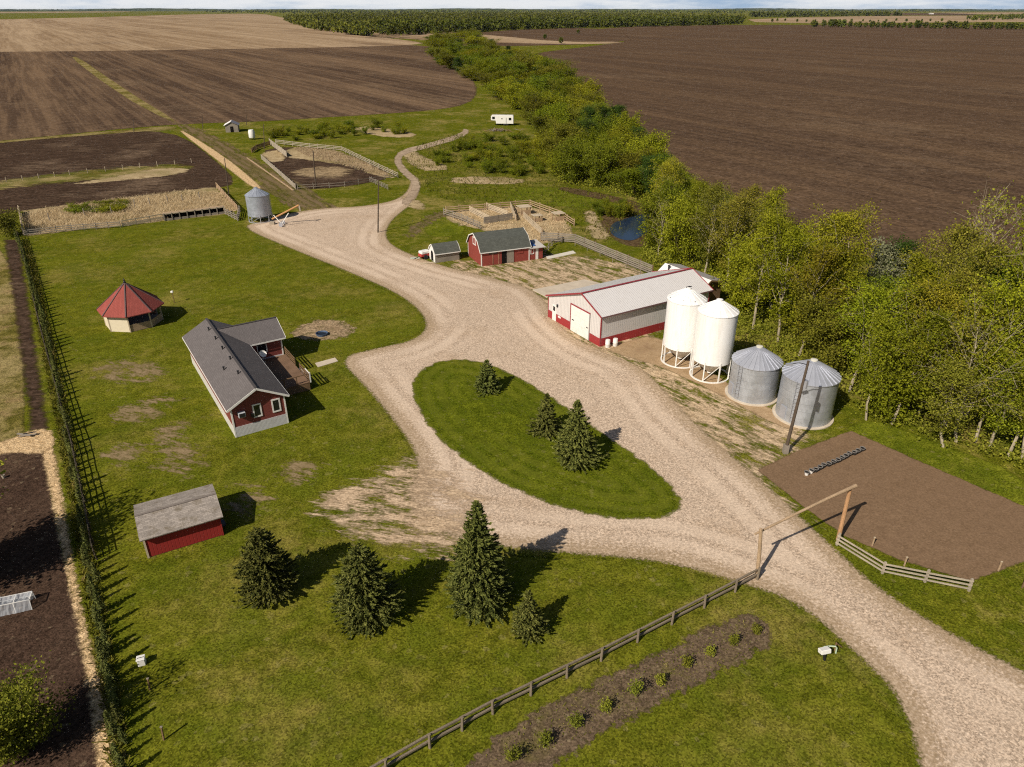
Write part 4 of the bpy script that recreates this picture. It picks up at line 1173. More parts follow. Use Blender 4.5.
# ---- big metal shop
S_ = thing('metal_shop', 'long pale metal workshop with red trim and a white overhead door', 'workshop', at(599.7, 346.8), math.radians(31.3))
SL, SW = 17.5, 11.1
prof = [(0, 0.0), (0, 4.0), (3.8, 5.6), (SW, 3.0), (SW, 0.0)]
for x_, f_ in ((0, (4, 3, 2, 1, 0)), (SL, (0, 1, 2, 3, 4))):
    mb = MB(); mb.add([(x_, y, z) for y, z in prof], [f_]); mb.build('gable_wall', M_metal_wall_y, S_)
for y_, z_ in ((0, 4), (SW, 3)):
    mb = MB(); mb.add([(0, y_, 0), (SL, y_, 0), (SL, y_, z_), (0, y_, z_)], [(0, 1, 2, 3)]); mb.build('side_wall', M_metal_wall, S_)
one(M_red_metal, S_, 'wainscot', (-.03, -.03, 0, SL + .03, -.004, 1.05)); 
for y0_, y1_ in ((-.002, 2.08), (6.17, 9.23), (10.12, SW)): one(M_red_metal, S_, 'wainscot', (-.03, y0_, 0, -.004, y1_, 1.05))
mb = MB(); slope(mb, (-.25, -.3, 3.93), (SL + .25, -.3, 3.93), (SL + .25, 3.8, 5.67), (-.25, 3.8, 5.67), .06); slope(mb, (-.25, 3.8, 5.671), (SL + .25, 3.8, 5.671), (SL + .25, SW + .3, 2.96), (-.25, SW + .3, 2.96), .06)
rf = mb.build('roof', M_metal_roof, S_)
mb = MB(); mb.bar((-.26, 3.72, 5.70), (SL + .26, 3.72, 5.70), .30, .05); mb.build('ridge_cap', M_red_trim, rf)
for x_ in (-.27, SL + .27):
    mb = MB(); mb.bar((x_, -.32, 3.90), (x_, 3.8, 5.64), .05, .2); mb.bar((x_, 3.8, 5.64), (x_, SW + .3, 2.93), .05, .2); mb.build('rake_trim', M_red_trim, S_)
mb = MB(); mb.bar((-.25, -.34, 3.86), (SL + .25, -.34, 3.86), .08, .16); mb.build('gutter', plain('dark_gutter', (.16, .09, .09)), S_)
for x_, y_, h_ in ((-.035, -.035, 3.8), (SL - .09, -.035, 3.8), (-.035, SW - .09, 2.85)): one(M_red_trim, S_, 'corner_trim', (x_, y_, 0, x_ + .13, y_ + .13, h_))
mb = MB()
for k in range(6): mb.box(-.055, 2.25, .02 + k * .57, -.02, 6.0, .02 + k * .57 + .555)
od = mb.build('overhead_door', M_white, S_)
one(M_black, od, 'handle', (-.09, 5.3, 1.5, -.056, 5.75, 1.62)); one(M_black, od, 'handle', (-.09, 2.45, 1.5, -.056, 2.75, 1.62))
one(M_red_trim, S_, 'door_frame', (-.07, 6.0, 0, -.005, 6.16, 3.6), (-.07, 2.1, 3.44, -.005, 6.0, 3.6)); one(plain('grey_trim', (.3, .28, .27)), S_, 'door_frame', (-.07, 2.1, 0, -.005, 2.25, 3.44))
md = one(M_white, S_, 'door', (-.06, 9.25, .02, -.005, 10.1, 2.15)); one(M_glass, md, 'pane', (-.075, 9.45, 1.35, -.061, 9.9, 1.95)); one(M_black, S_, 'wall_lamp', (-.16, 8.85, 2.1, -.005, 9.05, 2.45))
one(M_white, S_, 'sign_plate', (-.055, 8.2, .75, -.035, 8.8, 1.0))
for k, (x_, y_, lab) in enumerate(((.75, -.55, 'white drum at the red corner of the metal shop, the left of two'), (1.75, -.75, 'white drum beside the metal shop corner, the right of two'))):
    b_ = MB(); b_.lathe([(0.0, 0), (.27, 0), (.29, .05), (.29, .42), (.305, .45), (.29, .48), (.29, .9), (.26, .96), (0, .96)], 18)
    o_ = b_.build('drum', M_white, None, smooth=True); o_.location = place(S_, x_, y_, 0); tag(o_, lab, 'drum', 'white drums by the metal shop')

# ---- white-roofed barn behind the shop
e_ = at(709, 279.5, 4.0)
B_ = thing('storage_barn', 'low barn with white metal roof and brown end wall behind the workshop', 'barn', (e_.x, e_.y, 0), math.radians(123))
h1_, h2_ = 1.3, 2.6
mb = MB(); extrude(mb, [(-h2_, 0), (h1_ - .2, 0), (h1_ - .2, 3.0), (0, 3.9), (-h2_, 3.3)], 'x', 0, 8); mb.build('wall', M_brown_wood, B_)
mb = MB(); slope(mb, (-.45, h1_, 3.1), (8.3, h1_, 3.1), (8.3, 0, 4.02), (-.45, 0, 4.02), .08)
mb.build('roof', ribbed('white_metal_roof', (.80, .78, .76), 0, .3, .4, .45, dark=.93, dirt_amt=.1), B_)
mb = MB(); slope(mb, (-.45, 0, 4.021), (8.3, 0, 4.021), (8.3, -h2_ - .4, 3.32), (-.45, -h2_ - .4, 3.32), .08); mb.build('roof', ribbed('shaded_metal_roof', (.40, .38, .38), 0, .3, .45, .45), B_)  # far slope of the white roof, its shade put into a greyer colour
mb = MB(); mb.bar((-.47, h1_, 3.02), (-.47, 0, 3.92), .05, .22); mb.bar((-.47, -h2_ - .4, 3.24), (-.47, 0, 3.92), .05, .22); mb.build('fascia', M_brown_wood, B_)
mb = MB(); mb.tube([(6.9, .6, 3.5), (6.9, .6, 4.1)], .13, 8); mb.tube([(6.9, .6, 4.05), (6.9, .6, 4.15)], .2, 8); mb.build('roof_vent', M_black, B_)


# ---- gambrel barn and gambrel shed
def gambrel(T, L, D, zw, zk, zr, k, wall, roof, ov=.22):
    pr = [(0, 0), (0, zw), (k, zk), (D / 2, zr), (D - k, zk), (D, zw), (D, 0)]
    mb = MB(); extrude(mb, pr, 'x', 0, L); mb.build('wall', wall, T)
    up = [(-.22, zw - .12), (k - .03, zk + .07), (D / 2, zr + .09), (D - k + .03, zk + .07), (D + .22, zw - .12)]
    mb = MB()
    for (a, za_), (b, zb) in zip(up[:-1], up[1:]): slope(mb, (-ov, a, za_ + .03), (L + ov, a, za_ + .03), (L + ov, b, zb + .03), (-ov, b, zb + .03), .08)
    rf = mb.build('roof', roof, T)
    mb = MB()
    for x_ in (-ov - .03, L + ov + .03):
        for (a, za_), (b, zb) in zip(up[:-1], up[1:]): mb.bar((x_, a, za_ - .05), (x_, b, zb - .05), .05, .16)
    mb.bar((-ov, -.25, zw - .16), (L + ov, -.25, zw - .16), .04, .14)
    mb.build('fascia', M_white, T)
    return rf


Q_ = thing('barn', 'red barn with rounded two-pitch green-grey roof and white trim', 'barn', at(481.5, 266.5), math.radians(22.7))
gambrel(Q_, 8.2, 6.1, 2.35, 3.75, 4.5, 1.15, M_barn_red, M_roof_green)
for y_ in (-.03, 6.0): one(M_white, Q_, 'corner_trim', (-.04, y_, 0, .1, y_ + .13, 2.3))
window(Q_, (0, 3.05, 3.3), (0, -1, 0), (-1, 0, 0), 1.3, 1.25, pane=M_barn_red, fw=.13, bars=1)
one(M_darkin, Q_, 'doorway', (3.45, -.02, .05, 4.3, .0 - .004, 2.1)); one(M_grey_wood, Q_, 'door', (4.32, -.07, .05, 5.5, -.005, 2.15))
for x_ in (1.9, 2.9): one(M_tan_wood, Q_, 'batten', (x_, -.04, 0.1, x_ + .07, -.005, 2.1))
window(Q_, (2.0, 0, 1.95), (1, 0, 0), (0, -1, 0), 1.6, .4, frame=M_barn_red, fw=.05); window(Q_, (6.5, 0, 1.7), (1, 0, 0), (0, -1, 0), 1.2, .7, frame=M_barn_red, pane=M_barn_red, fw=.08)
one(M_barn_red, Q_, 'annex', (8.22, .05, 0, 10.6, 2.9, 2.05))
mb = MB(); slope(mb, (8.25, -.35, 2.02), (10.95, -.35, 2.02), (10.8, 3.1, 2.35), (8.25, 3.1, 2.35), .1); ar = mb.build('annex_roof', plain('pale_roofing', (.5, .47, .44)), Q_)
mb = MB(); slope(mb, (8.4, .5, 2.20), (9.5, .4, 2.19), (9.6, 2.4, 2.38), (8.4, 2.4, 2.4), .03); mb.build('tarp', plain('blue_tarp', (.06, .14, .38), .5), ar)
one(M_white, Q_, 'post', (8.1, -.06, 0, 8.24, .04, 2.1)); window(Q_, (8.75, .05, 1.4), (1, 0, 0), (0, -1, 0), .6, .9, pane=M_barn_red); one(M_white, Q_, 'door', (9.35, .0, .03, 9.8, .046, 1.95))

K_ = thing('small_shed', 'small grey-roofed wooden shed with a white arched front beside the barn', 'shed', at(435.5, 263), math.radians(25.5))
gambrel(K_, 4.1, 2.7, 1.55, 2.25, 2.65, .6, M_grey_wood, M_roof_green, .12)
mb = MB(); mb.add([(-.03, y, z) for y, z in ((0, 0), (0, 1.5), (.6, 2.22), (1.35, 2.6), (2.1, 2.22), (2.7, 1.5), (2.7, 0))], [(6, 5, 4, 3, 2, 1, 0)]); mb.build('front_panel', M_white, K_)
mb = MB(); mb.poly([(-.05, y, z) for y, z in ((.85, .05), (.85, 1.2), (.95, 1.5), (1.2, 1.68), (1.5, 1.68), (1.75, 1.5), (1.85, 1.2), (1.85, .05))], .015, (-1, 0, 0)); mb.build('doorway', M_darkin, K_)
c_ = thing('cart', 'small red and white two-wheeled cart parked left of the arched shed', 'cart', at(424, 258.5), math.radians(40))
one(plain('cart_red', (.4, .05, .04)), c_, 'body', (-.8, -.5, .45, .8, .5, .85), bevel=.04); one(M_white, c_, 'lid', (-.7, -.52, .86, .85, .52, 1.35), bevel=.1)
for s_ in (-1, 1):
    mb = MB(); mb.tube([(0, s_ * .55, .38), (0, s_ * .68, .38)], .38, 16); mb.build('wheel', M_black, c_)
mb = MB(); mb.bar((-.8, 0, .5), (-1.9, 0, .3), .08, .08); mb.build('drawbar', M_black, c_)
for k, (u, v, rz, w, l, m_, lab) in enumerate(((415, 258.5, .2, .7, 1.5, plain('pale_green_board', (.5, .55, .45)), 'pale green board lying in the grass left of the arched shed'), (427, 263.5, .35, .5, 2.2, M_pale_wood, 'pale plank lying on the grass before the arched shed'))):
    mb = MB()
    for q in range(3): mb.box(-l / 2, -w / 2 + q * w / 3, .06, l / 2, -w / 2 + (q + 1) * w / 3 - .03, .10)
    for q in (-l * .4, l * .4): mb.box(q - .04, -w / 2, 0, q + .04, w / 2, .058)
    o_ = mb.build('board', m_); o_.location = at(u, v); o_.rotation_euler = (0, 0, rz); tag(o_, lab, 'board')


# ---- grain bins
def galvanized(name, c=(.50, .53, .58), rough=.42, metal=.55):
    m = NT(name, rough, .5)
    m.b.inputs['Metallic'].default_value = metal
    z = m.sep()[2]
    w = m.math('PINGPONG', m.math('MULTIPLY', z, 1 / .1), .5)
    ring = m.math('LESS_THAN', m.math('FRACT', m.math('MULTIPLY', z, 1 / .82)), .05)
    n1 = m.noise(.8, 5, .65); n2 = m.noise(2.2, 4, .6, vec=m.mapping((3, 3, .35)))
    col = m.mix(m.rng(n1, .35, .7), tuple(x * .86 for x in c), c)
    col = m.mix(m.rng(n2, .48, .75, 0, .5), col, tuple(x * .68 for x in c))
    col = m.mix(m.math('MULTIPLY', ring, .35), col, (.22, .23, .26))
    m.color(col)
    m.bump(m.math('MULTIPLY', w, 1.0), .02)
    m.set(m.b.inputs['Roughness'], m.rng(n1, .3, .7, rough - .1, rough + .12))
    return m.m


M_galv = galvanized('galvanized_steel')
M_galv_roof = plain('galvanized_roof', (.45, .47, .53), .45, .5, .45, var=.1, scale=1)
M_binwhite = NT('white_bin_paint', .38, .5)
_n = M_binwhite.noise(1.6, 5, .65, vec=M_binwhite.mapping((1.5, 1.5, .25)))
M_binwhite = M_binwhite.color(M_binwhite.mix(M_binwhite.rng(_n, .45, .8), (.84, .84, .83), (.72, .70, .67))).m


def cone_roof(mb, R, z0, z1, n, ribs=True, cap=.28):
    mb.lathe([(R + .1, z0 - .06), (R + .1, z0), (cap, z1 - .08)], n)
    if ribs:
        for k in range(n):
            a = 2 * math.pi * k / n
            mb.bar(((R + .1) * math.cos(a), (R + .1) * math.sin(a), z0 + .03), (cap * math.cos(a), cap * math.sin(a), z1 - .05), .07, .08)


def flat_bin(label, loc, R, ze, za, dish, rz):
    T = thing('grain_bin', label, 'grain bin', loc, rz, 'galvanized flat-floor bins by the poplars')
    mb = MB(); mb.lathe([(R, .12), (R, ze)], 48); wl = mb.build('wall', M_galv, T, smooth=True)
    mb = MB(); cone_roof(mb, R, ze, za, 28); rf = mb.build('roof', M_galv_roof, T)
    mb = MB(); mb.lathe([(.34, za - .14), (.34, za + .06), (.2, za + .12), (.0, za + .13)], 16); mb.build('cap', plain('bin_cap', (.6, .58, .5), .5), rf, smooth=True)
    mb = MB(); mb.lathe([(R + .28, 0), (R + .28, .12), (R - .02, .13)], 40); mb.build('foundation', M_conc, T, smooth=True)
    mb = MB()
    a = math.radians(215)
    for s_ in (-.2, .2):
        p = Vector((math.cos(a), math.sin(a), 0)) * (R + .12) + Vector((-math.sin(a), math.cos(a), 0)) * s_
        mb.bar(p + Vector((0, 0, .4)), p + Vector((0, 0, ze + .1)), .04, .04)
    for q in range(int(ze / .4)):
        p = Vector((math.cos(a), math.sin(a), 0)) * (R + .12); t = Vector((-math.sin(a), math.cos(a), 0)) * .2
        mb.bar(p - t + Vector((0, 0, .5 + q * .4)), p + t + Vector((0, 0, .5 + q * .4)), .03, .03)
    mb.build('ladder', M_galv_roof, T)
    a = math.radians(190)
    mb = MB(); p = Vector((math.cos(a), math.sin(a), 0)) * R; t = Vector((-math.sin(a), math.cos(a), 0)) * .38
    mb.bar(p - t + Vector((0, 0, 1.0)), p + t + Vector((0, 0, 1.0)), .12, 1.2); mb.build('door', M_galv_roof, T)
    return T


flat_bin('galvanized steel bin next to the white hopper bins, without a pole before it', (25.2, 66.7, 0), 2.45, 3.98, 5.5, 0, 0)
flat_bin('galvanized steel bin behind the leaning yard-light pole', (29.0, 62.3, 0), 2.62, 4.62, 6.1, 0, .2)


def hopper_bin(label, loc, R, zb, ze, za, mat, leg_mat, nl, rz, group, name='hopper_bin'):
    T = thing(name, label, 'hopper bin', loc, rz, group)
    mb = MB(); mb.lathe([(R, zb), (R, ze)], 40); mb.build('wall', mat, T, smooth=True)
    mb = MB(); mb.lathe([(R + .06, ze - .05), (R + .06, ze), (.3, za - .08)], 32)
    for k in range(16):
        a = 2 * math.pi * k / 16; mb.bar(((R + .04) * math.cos(a), (R + .04) * math.sin(a), ze + .015), (.3 * math.cos(a), .3 * math.sin(a), za - .07), .05, .05)
    rf = mb.build('roof', mat, T)
    mb = MB(); mb.lathe([(.34, za - .12), (.34, za + .05), (.15, za + .12), (0, za + .12)], 16); mb.build('lid', mat, rf, smooth=True)
    mb = MB(); mb.lathe([(R - .01, zb + .02), (.3, max(.45, zb - R * .75)), (.3, .35)], 28); mb.build('hopper', leg_mat if mat is not M_galv else M_galv_roof, T, smooth=True)
    for k in range(nl):
        a = 2 * math.pi * k / nl; c, s = math.cos(a), math.sin(a)
        mb = MB(); mb.bar((R * c, R * s, 0), (R * c, R * s, zb + .35), .12, .12, (c, s, 0)); mb.build('leg', leg_mat, T)
    mb = MB(); mb.lathe([(R + .08, 0), (R + .08, .12), (R - .08, .12), (R - .08, 0)], 40)
    mb.build('base_ring', leg_mat, T)
    mb = MB()
    for k in range(nl):
        a = 2 * math.pi * k / nl; b = 2 * math.pi * (k + 1) / nl
        if k % 2: mb.bar((R * math.cos(a), R * math.sin(a), .2), (R * math.cos(b), R * math.sin(b), zb), .06, .06)
    mb.build('brace', leg_mat, T)
    mb = MB()
    p = lambda s_, z: (R + .1, s_, z)
    for s_ in (-.2, .2): mb.bar(p(s_, .5), p(s_, ze), .04, .04)
    for q in range(int((ze - .6) / .4)): mb.bar(p(-.2, .7 + q * .4), p(.2, .7 + q * .4), .03, .03)
    mb.build('ladder', leg_mat, T)
    return T


G1 = 'white hopper bins beside the workshop'
t1 = hopper_bin('white hopper bin next to the workshop wall, with dark marks on its roof', (19.35, 74.9, 0), 2.12, 2.05, 7.6, 8.8, M_binwhite, M_white, 8, math.radians(20), G1)
t2 = hopper_bin('white hopper bin between the other white bin and the galvanized bins', (21.85, 71.2, 0), 2.1, 2.05, 7.65, 8.85, M_binwhite, M_white, 8, math.radians(12), G1)
mb = MB(); mb.tube([(.1, 0, 8.8), (.1, 0, 9.0)], .12, 8); mb.bar((-.3, 0, 8.93), (.4, 0, 8.95), .08, .08)
for k, (a, r_) in enumerate(((3.2, 1.2), (3.5, 1.5), (3.9, 1.7), (2.9, 1.95), (4.2, 1.3), (4.6, 1.8))):
    z_ = 7.6 + 1.2 * (1 - r_ / 2.15) + .03
    mb.bar((r_ * math.cos(a), r_ * math.sin(a), z_), (r_ * math.cos(a) + .3, r_ * math.sin(a) + .15, z_ + .04), .1, .06)
mb.build('roof_fitting', M_black, t1)
hopper_bin('blue-grey steel bin on legs at the far end of the gravel yard', at(261, 220.5), 2.15, 1.15, 4.95, 6.2, galvanized('bluish_galvanized', (.44, .48, .56), .45, .5), M_galv_roof, 8, 0.3, None)

# ------------------------------------------------------------------ fences, poles, yard things
def at_plane(u, v, Y):
    x, y = (u - 512) / F_PX, (v - 383.5) / F_PX
    d = Vector((x, CP - y * SP, -SP - y * CP))
    return d * (Y / d.y) + Vector((0, 0, CAM_H))


def fence(label, pts, rails, spacing, post_h, post_r, rail_wh, pm, rm, round_post=True, cat='fence', name='fence', jitter=.04, skip=(), each=False):
    pts = [Vector(p) for p in pts]
    T = thing(name, label, cat, pts[0])
    r = random.Random(len(pts) * 7 + int(pts[0].x * 10))
    o = pts[0]
    P = []
    for a, b in zip(pts[:-1], pts[1:]):
        n = max(1, round((b - a).length / spacing))
        P += [a.lerp(b, k / n) for k in range(n)]
    P.append(pts[-1])
    for p in P:
        q = p - o
        mb = MB(); tp = q + Vector((r.uniform(-jitter, jitter), r.uniform(-jitter, jitter), post_h * r.uniform(.94, 1.06)))
        if round_post: mb.tube([q, tp], [post_r, post_r * .92], 7)
        else: mb.bar(q, tp, post_r * 2, post_r * 2)
        mb.build('post', pm, T)
    for i, (a, b) in enumerate(zip(P[:-1], P[1:])):
        if i in skip: continue
        d = (b - a).normalized(); sd = Vector((d.y, -d.x, 0)) * (post_r + rail_wh[0] / 2 + .004)
        mb = MB()
        for z in rails:
            if name == 'fence' and each: mb = MB()
            mb.bar(a - o + sd - d * .06 + Vector((0, 0, z + r.uniform(-.03, .03))), b - o + sd + d * .06 + Vector((0, 0, z + r.uniform(-.03, .03))), rail_wh[0], rail_wh[1])
            if name == 'fence' and each: mb.build('rail', rm, T)
        if not (name == 'fence' and each): mb.build('rail_span', rm, T)
    return T


M_rail = wood('grey_split_rail', (0.21, 0.17, 0.125))
M_old_rail = wood('dark_old_rail', (0.085, 0.07, 0.05))
M_rail2 = wood('pale_board_rail', (0.40, 0.345, 0.27))

# archway of peeled logs
lp, rp = at(757, 577), at(838, 540)
A_ = thing('log_archway', 'rustic archway of peeled logs spanning the gravel drive', 'archway', lp)
lt, rt = at_plane(761, 529, lp.y), at_plane(850, 490, rp.y)
mb = MB(); mb.tube([(0, 0, 0), (lt - lp) * .5 + Vector((.03, 0, 0)), lt - lp], [.15, .135, .12], 9); mb.build('post', M_tan_wood, A_)
mb = MB(); mb.tube([rp - lp, (rp - lp).lerp(rt - lp, .5), rt - lp], [.17, .15, .14], 9); mb.build('post', M_orange_wood, A_)
c0, c1 = at_plane(755, 534, lp.y), at_plane(856, 485.5, rp.y + .1)
mb = MB(); mb.tube([c0 - lp, c0.lerp(c1, .35) - lp + Vector((0, 0, .05)), c0.lerp(c1, .7) - lp + Vector((0, 0, .08)), c1 - lp], [.08, .095, .105, .14], 9); mb.build('crossbeam', M_tan_wood, A_)

fence('split rail fence of grey logs running from the archway down across the lawn', [at(757, 580), at(735, 592), at(601, 661), at(493, 714), at(430, 748), at(340, 800)], (.35, .85), 2.6, 1.1, .09, (.12, .12), M_rail, M_rail, each=True)
fence('three-board pale fence bending from the right archway post along the garden plot', [at(836.5, 545), at(882, 573.5), at(968.5, 591)], (.3, .62, .95), 3.2, 1.1, .07, (.05, .13), M_rail2, M_rail2, False, each=True)
fence('long rail fence behind the row of young spruces at the left edge of the lawn', [at(19, 238), at(30, 280), at(43, 335), at(60, 398), at(74, 448), at(86, 503), at(97, 560)], (.45, .85, 1.25), 2.0, 1.4, .05, (.03, .08), M_old_rail, M_old_rail, each=True)

# straw pen
fence('weathered rail fence along the front left of the straw pen', [at(25, 236), at(72, 231), at(121, 227.5)], (.35, .7, 1.05), 2.2, 1.3, .07, (.05, .14), M_grey_wood, M_grey_wood, jitter=.1)
fence('pale board fence section in the middle of the straw pen front', [at(123, 227), at(164, 220)], (.25, .45, .65, 1.15), 2.4, 1.3, .07, (.05, .16), M_pale_wood, M_pale_wood, False)
fence('leaning pale board fence closing the left end of the straw pen', [at(24, 235), at(20, 213)], (.3, .6, .9, 1.2), 2.4, 1.5, .07, (.05, .22), M_pale_wood, M_pale_wood, False)
fence('board fence closing the right end of the straw pen', [at(238, 212), at(217, 189)], (.3, .6, .9, 1.2), 2.4, 1.45, .07, (.05, .20), M_tan_wood, M_tan_wood, False)
fence('broken board fence corner between the straw pen and the grain bin', [at(226, 214.5), at(238, 221), at(240, 212)], (.3, .7, 1.1), 1.8, 1.3, .08, (.05, .16), M_grey_wood, M_grey_wood, False)
f0, f1 = at(165, 221), at(225, 213.5)
T_ = thing('feed_bunk', 'long covered feed bunk with a row of dark openings on the straw pen front', 'feed bunk', f0, math.atan2((f1 - f0).y, (f1 - f0).x))
FL = (f1 - f0).length
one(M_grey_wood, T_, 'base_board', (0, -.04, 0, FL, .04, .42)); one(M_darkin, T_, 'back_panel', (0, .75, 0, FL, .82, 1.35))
one(M_pale_wood, T_, 'top_board', (-.1, -.06, 1.2, FL + .1, .10, 1.38)); one(M_tan_wood, T_, 'cover', (-.1, .101, 1.36, FL + .1, .95, 1.42))
for k in range(9): one(M_grey_wood, T_, 'post', (k * FL / 8 - .08, -.13, 0, k * FL / 8 + .08, -.045, 1.45))
for u, v in ((50, 221), (85, 216), (135, 207), (150, 205), (168, 203), (183, 202), (200, 199), (112, 214)):
    p_ = at(u, v); T_ = thing('pen_post', 'rough grey fence post standing in the tall straw of the pen', 'post', p_, group='posts standing in the straw pen')
    mb = MB(); mb.tube([(0, 0, 0), (rnd.uniform(-.1, .1), 0, 1.5)], .09, 6); mb.build('post', M_grey_wood, T_)

fence('line of pale posts and wire along the weedy strip across the dark paddock', [at(-10, 184), at(70, 175), at(140, 168), at(192, 163)], (.45, .85), 3.6, 1.2, .09, (.02, .03), M_pale_wood, M_grey_wood, jitter=.1)
# cattle corral
fence('grey board fence on the lane side of the straw-floored corral', [at(262, 159.5), at(296, 189.5)], (.3, .6, .9, 1.2), 3.0, 1.4, .08, (.05, .2), M_grey_wood, M_rail2, False)
fence('dark board fence at the upper left corner of the corral', [at(252, 153), at(257, 149.5), at(270, 145.5)], (.3, .6, .9, 1.2), 3.0, 1.4, .08, (.05, .24), M_brown_wood, M_brown_wood, False)
fence('pale board windbreak jutting into the corral from its upper edge', [at(270, 144), at(287, 157)], (.2, .45, .7, .95, 1.2, 1.45), 3.0, 1.7, .08, (.05, .24), M_rail2, M_rail2, False)
fence('long pale rail fence around the far side of the corral', [at(276, 144), at(310, 148), at(342, 151), at(398, 178)], (.4, .8, 1.2), 3.2, 1.4, .07, (.05, .15), M_rail2, M_rail2, False)
fence('post and rail fence along the near side of the corral', [at(298, 189.5), at(345, 187), at(372, 182), at(398, 178)], (.5, 1.0), 3.0, 1.3, .08, (.04, .09), M_grey_wood, M_grey_wood)
fence('short pale gate of rails standing open near the corral corner', [at(370, 182), at(388, 190)], (.3, .6, .9, 1.15), 3.4, 1.25, .05, (.04, .08), M_grey_wood, M_grey_wood, False, 'gate', 'gate')
fence('low log curb along the lane side of the corral fence', [at(248, 158.5), at(294, 190.8)], (.2,), 5, .3, .08, (.25, .2), M_pale_wood, M_tan_wood)

# small pens behind the red barn
fence('tan rail fence along the far side of the small pens behind the barn', [at(446, 213), at(485, 210), at(530, 206), (at(560, 217)), at(574, 226)], (.4, .8, 1.2), 3.0, 1.4, .08, (.06, .16), M_tan_wood, M_tan_wood, False)
fence('grey rail fence along the near left side of the small pens', [at(444, 215), at(462, 221), at(480, 229)], (.4, .8, 1.2), 2.5, 1.4, .08, (.06, .16), M_grey_wood, M_grey_wood, False)
fence('grey plank divider across the middle of the small pens', [at(484, 224), at(512, 219.5)], (.2, .45, .7, .95, 1.2), 2.5, 1.35, .08, (.06, .22), M_grey_wood, M_grey_wood, False)
for k, (a, b, lab) in enumerate((((470, 212), (490, 222), 'pale plank divider at the left of the small pens'), ((487, 209), (508, 217), 'pale plank divider second from the left in the small pens'), ((511, 208), (516, 221), 'pale plank divider beside the square feeder in the pens'), ((524, 218), (542, 235), 'tan plank divider at the right end of the small pens'))):
    fence(lab, [at(*a), at(*b)], (.25, .55, .85, 1.15), 2.6, 1.3, .08, (.06, .2), M_tan_wood, M_pale_wood, False)
for (u, v), s_, lab in (((524, 214), 1.0, 'square wooden feeder with a pale flat roof in the small pens'), ((537, 221), .75, 'smaller wooden feeder with a pale flat roof right of the square one'), ((558, 220), .9, 'low plank shelter with a pale roof at the right end of the pens')):
    T_ = thing('feeder', lab, 'feeder', at(u, v), .4)
    for x_ in (-1, 1):
        for y_ in (-.8, .8): one(M_tan_wood, T_, 'leg', (x_ * s_ - .08, y_ * s_ - .08, 0, x_ * s_ + .08, y_ * s_ + .08, 1.5 * s_))
    one(M_tan_wood, T_, 'side_panel', (-1 * s_, -.85 * s_, .1, 1 * s_, -.76 * s_, .95 * s_)); one(M_pale_wood, T_, 'roof', (-1.25 * s_, -1.1 * s_, 1.5 * s_, 1.25 * s_, 1.1 * s_, 1.6 * s_))
T_ = fence('tall grey plank windbreak fence running from the barn toward the workshop', [at(541, 241), at(575, 243), at(652, 275)], (.3, .6, .9, 1.2, 1.5), 3.0, 1.7, .09, (.06, .19), M_brown_wood, M_grey_wood, False)
fence('short grey pole fence joining the barn annex to the plank windbreak', [at(545, 254), at(552, 246), at(562, 243)], (.5, 1.0), 2.5, 1.2, .08, (.08, .1), M_grey_wood, M_grey_wood)
fence('wire fence of thin posts along the creek side of the plank windbreak', [at(575, 246), at(600, 256), at(640, 276)], (.5, .9), 3.5, 1.1, .05, (.02, .02), M_grey_wood, M_grey_wood)

# utility and light poles
M_pole = wood('pole_wood', (0.10, 0.075, 0.056))


def pole(base, top, label, arm=0.0, r=.13, name='utility_pole', lamp=False, ins=0):
    b = at(*base); t = at_plane(*top, b.y) - b
    T = thing(name, label, 'pole', b)
    mb = MB(); mb.tube([(0, 0, 0), t * .5, t], [r, r * .85, r * .65], 8); mb.build('pole', M_pole, T)
    if arm:
        mb = MB(); mb.bar(t + Vector((-arm / 2, 0, -.4)), t + Vector((arm / 2, 0, -.4)), .09, .11); mb.build('crossarm', M_pole, T)
    for k in range(ins):
        mb = MB(); x = (k - (ins - 1) / 2) * arm * .8; mb.tube([t + Vector((x, 0, -.34)), t + Vector((x, 0, -.16))], .05, 6); mb.build('insulator', M_white, T)
    if lamp:
        mb = MB(); mb.tube([t + Vector((0, 0, -.35)), t + Vector((-.8, -.15, -.1)), t + Vector((-1.5, -.25, -.12))], .035, 6); mb.build('lamp_arm', M_black, T)
        mb = MB(); c = t + Vector((-1.65, -.27, -.2)); mb.bar(c + Vector((-.3, 0, 0)), c + Vector((.25, .03, .03)), .26, .16); mb.build('lamp_head', M_galv_roof, T)
        mb = MB(); mb.tube([t * .72 + Vector((.24, 0, 0)), t * .72 + Vector((.26, 0, .75))], .2, 10); mb.build('transformer', M_galv_roof, T)
        mb = MB(); mb.box(-.22, -.22, 0, .22, .22, .9); mb.build('sleeve', M_grey_wood, T)
        mb = MB(); mb.bar((.15, 0, .55), (.75, .3, .05), .1, .1); mb.build('stub_brace', M_grey_wood, T)
    return T


pole((785, 453), (808.5, 361), 'dark yard-light pole leaning in front of the right galvanized bin', lamp=True, r=.17)
pole((378, 232.5), (378.5, 181), 'bare wooden pole standing alone beside the narrow neck of the gravel yard')
pole((229, 196), (224.5, 158), 'bare wooden pole standing in the dark paddock above the straw pen')
pole((316, 188), (313, 151), 'wooden pole rising from the near fence of the corral', r=.16)
pole((264.5, 149), (263.5, 124), 'slim wooden pole at the upper left corner of the corral')
pole((203, 131), (202, 115), 'far pole left of the little white-roofed hut')
pole((246.5, 125), (246.5, 115), 'far pole right of the little white-roofed hut')
pole((134, 133), (133.5, 119), 'far thin pole on the grass verge between the ploughed fields')
pole((283, 133), (283, 124), 'far short pole by the bush strip above the corral')

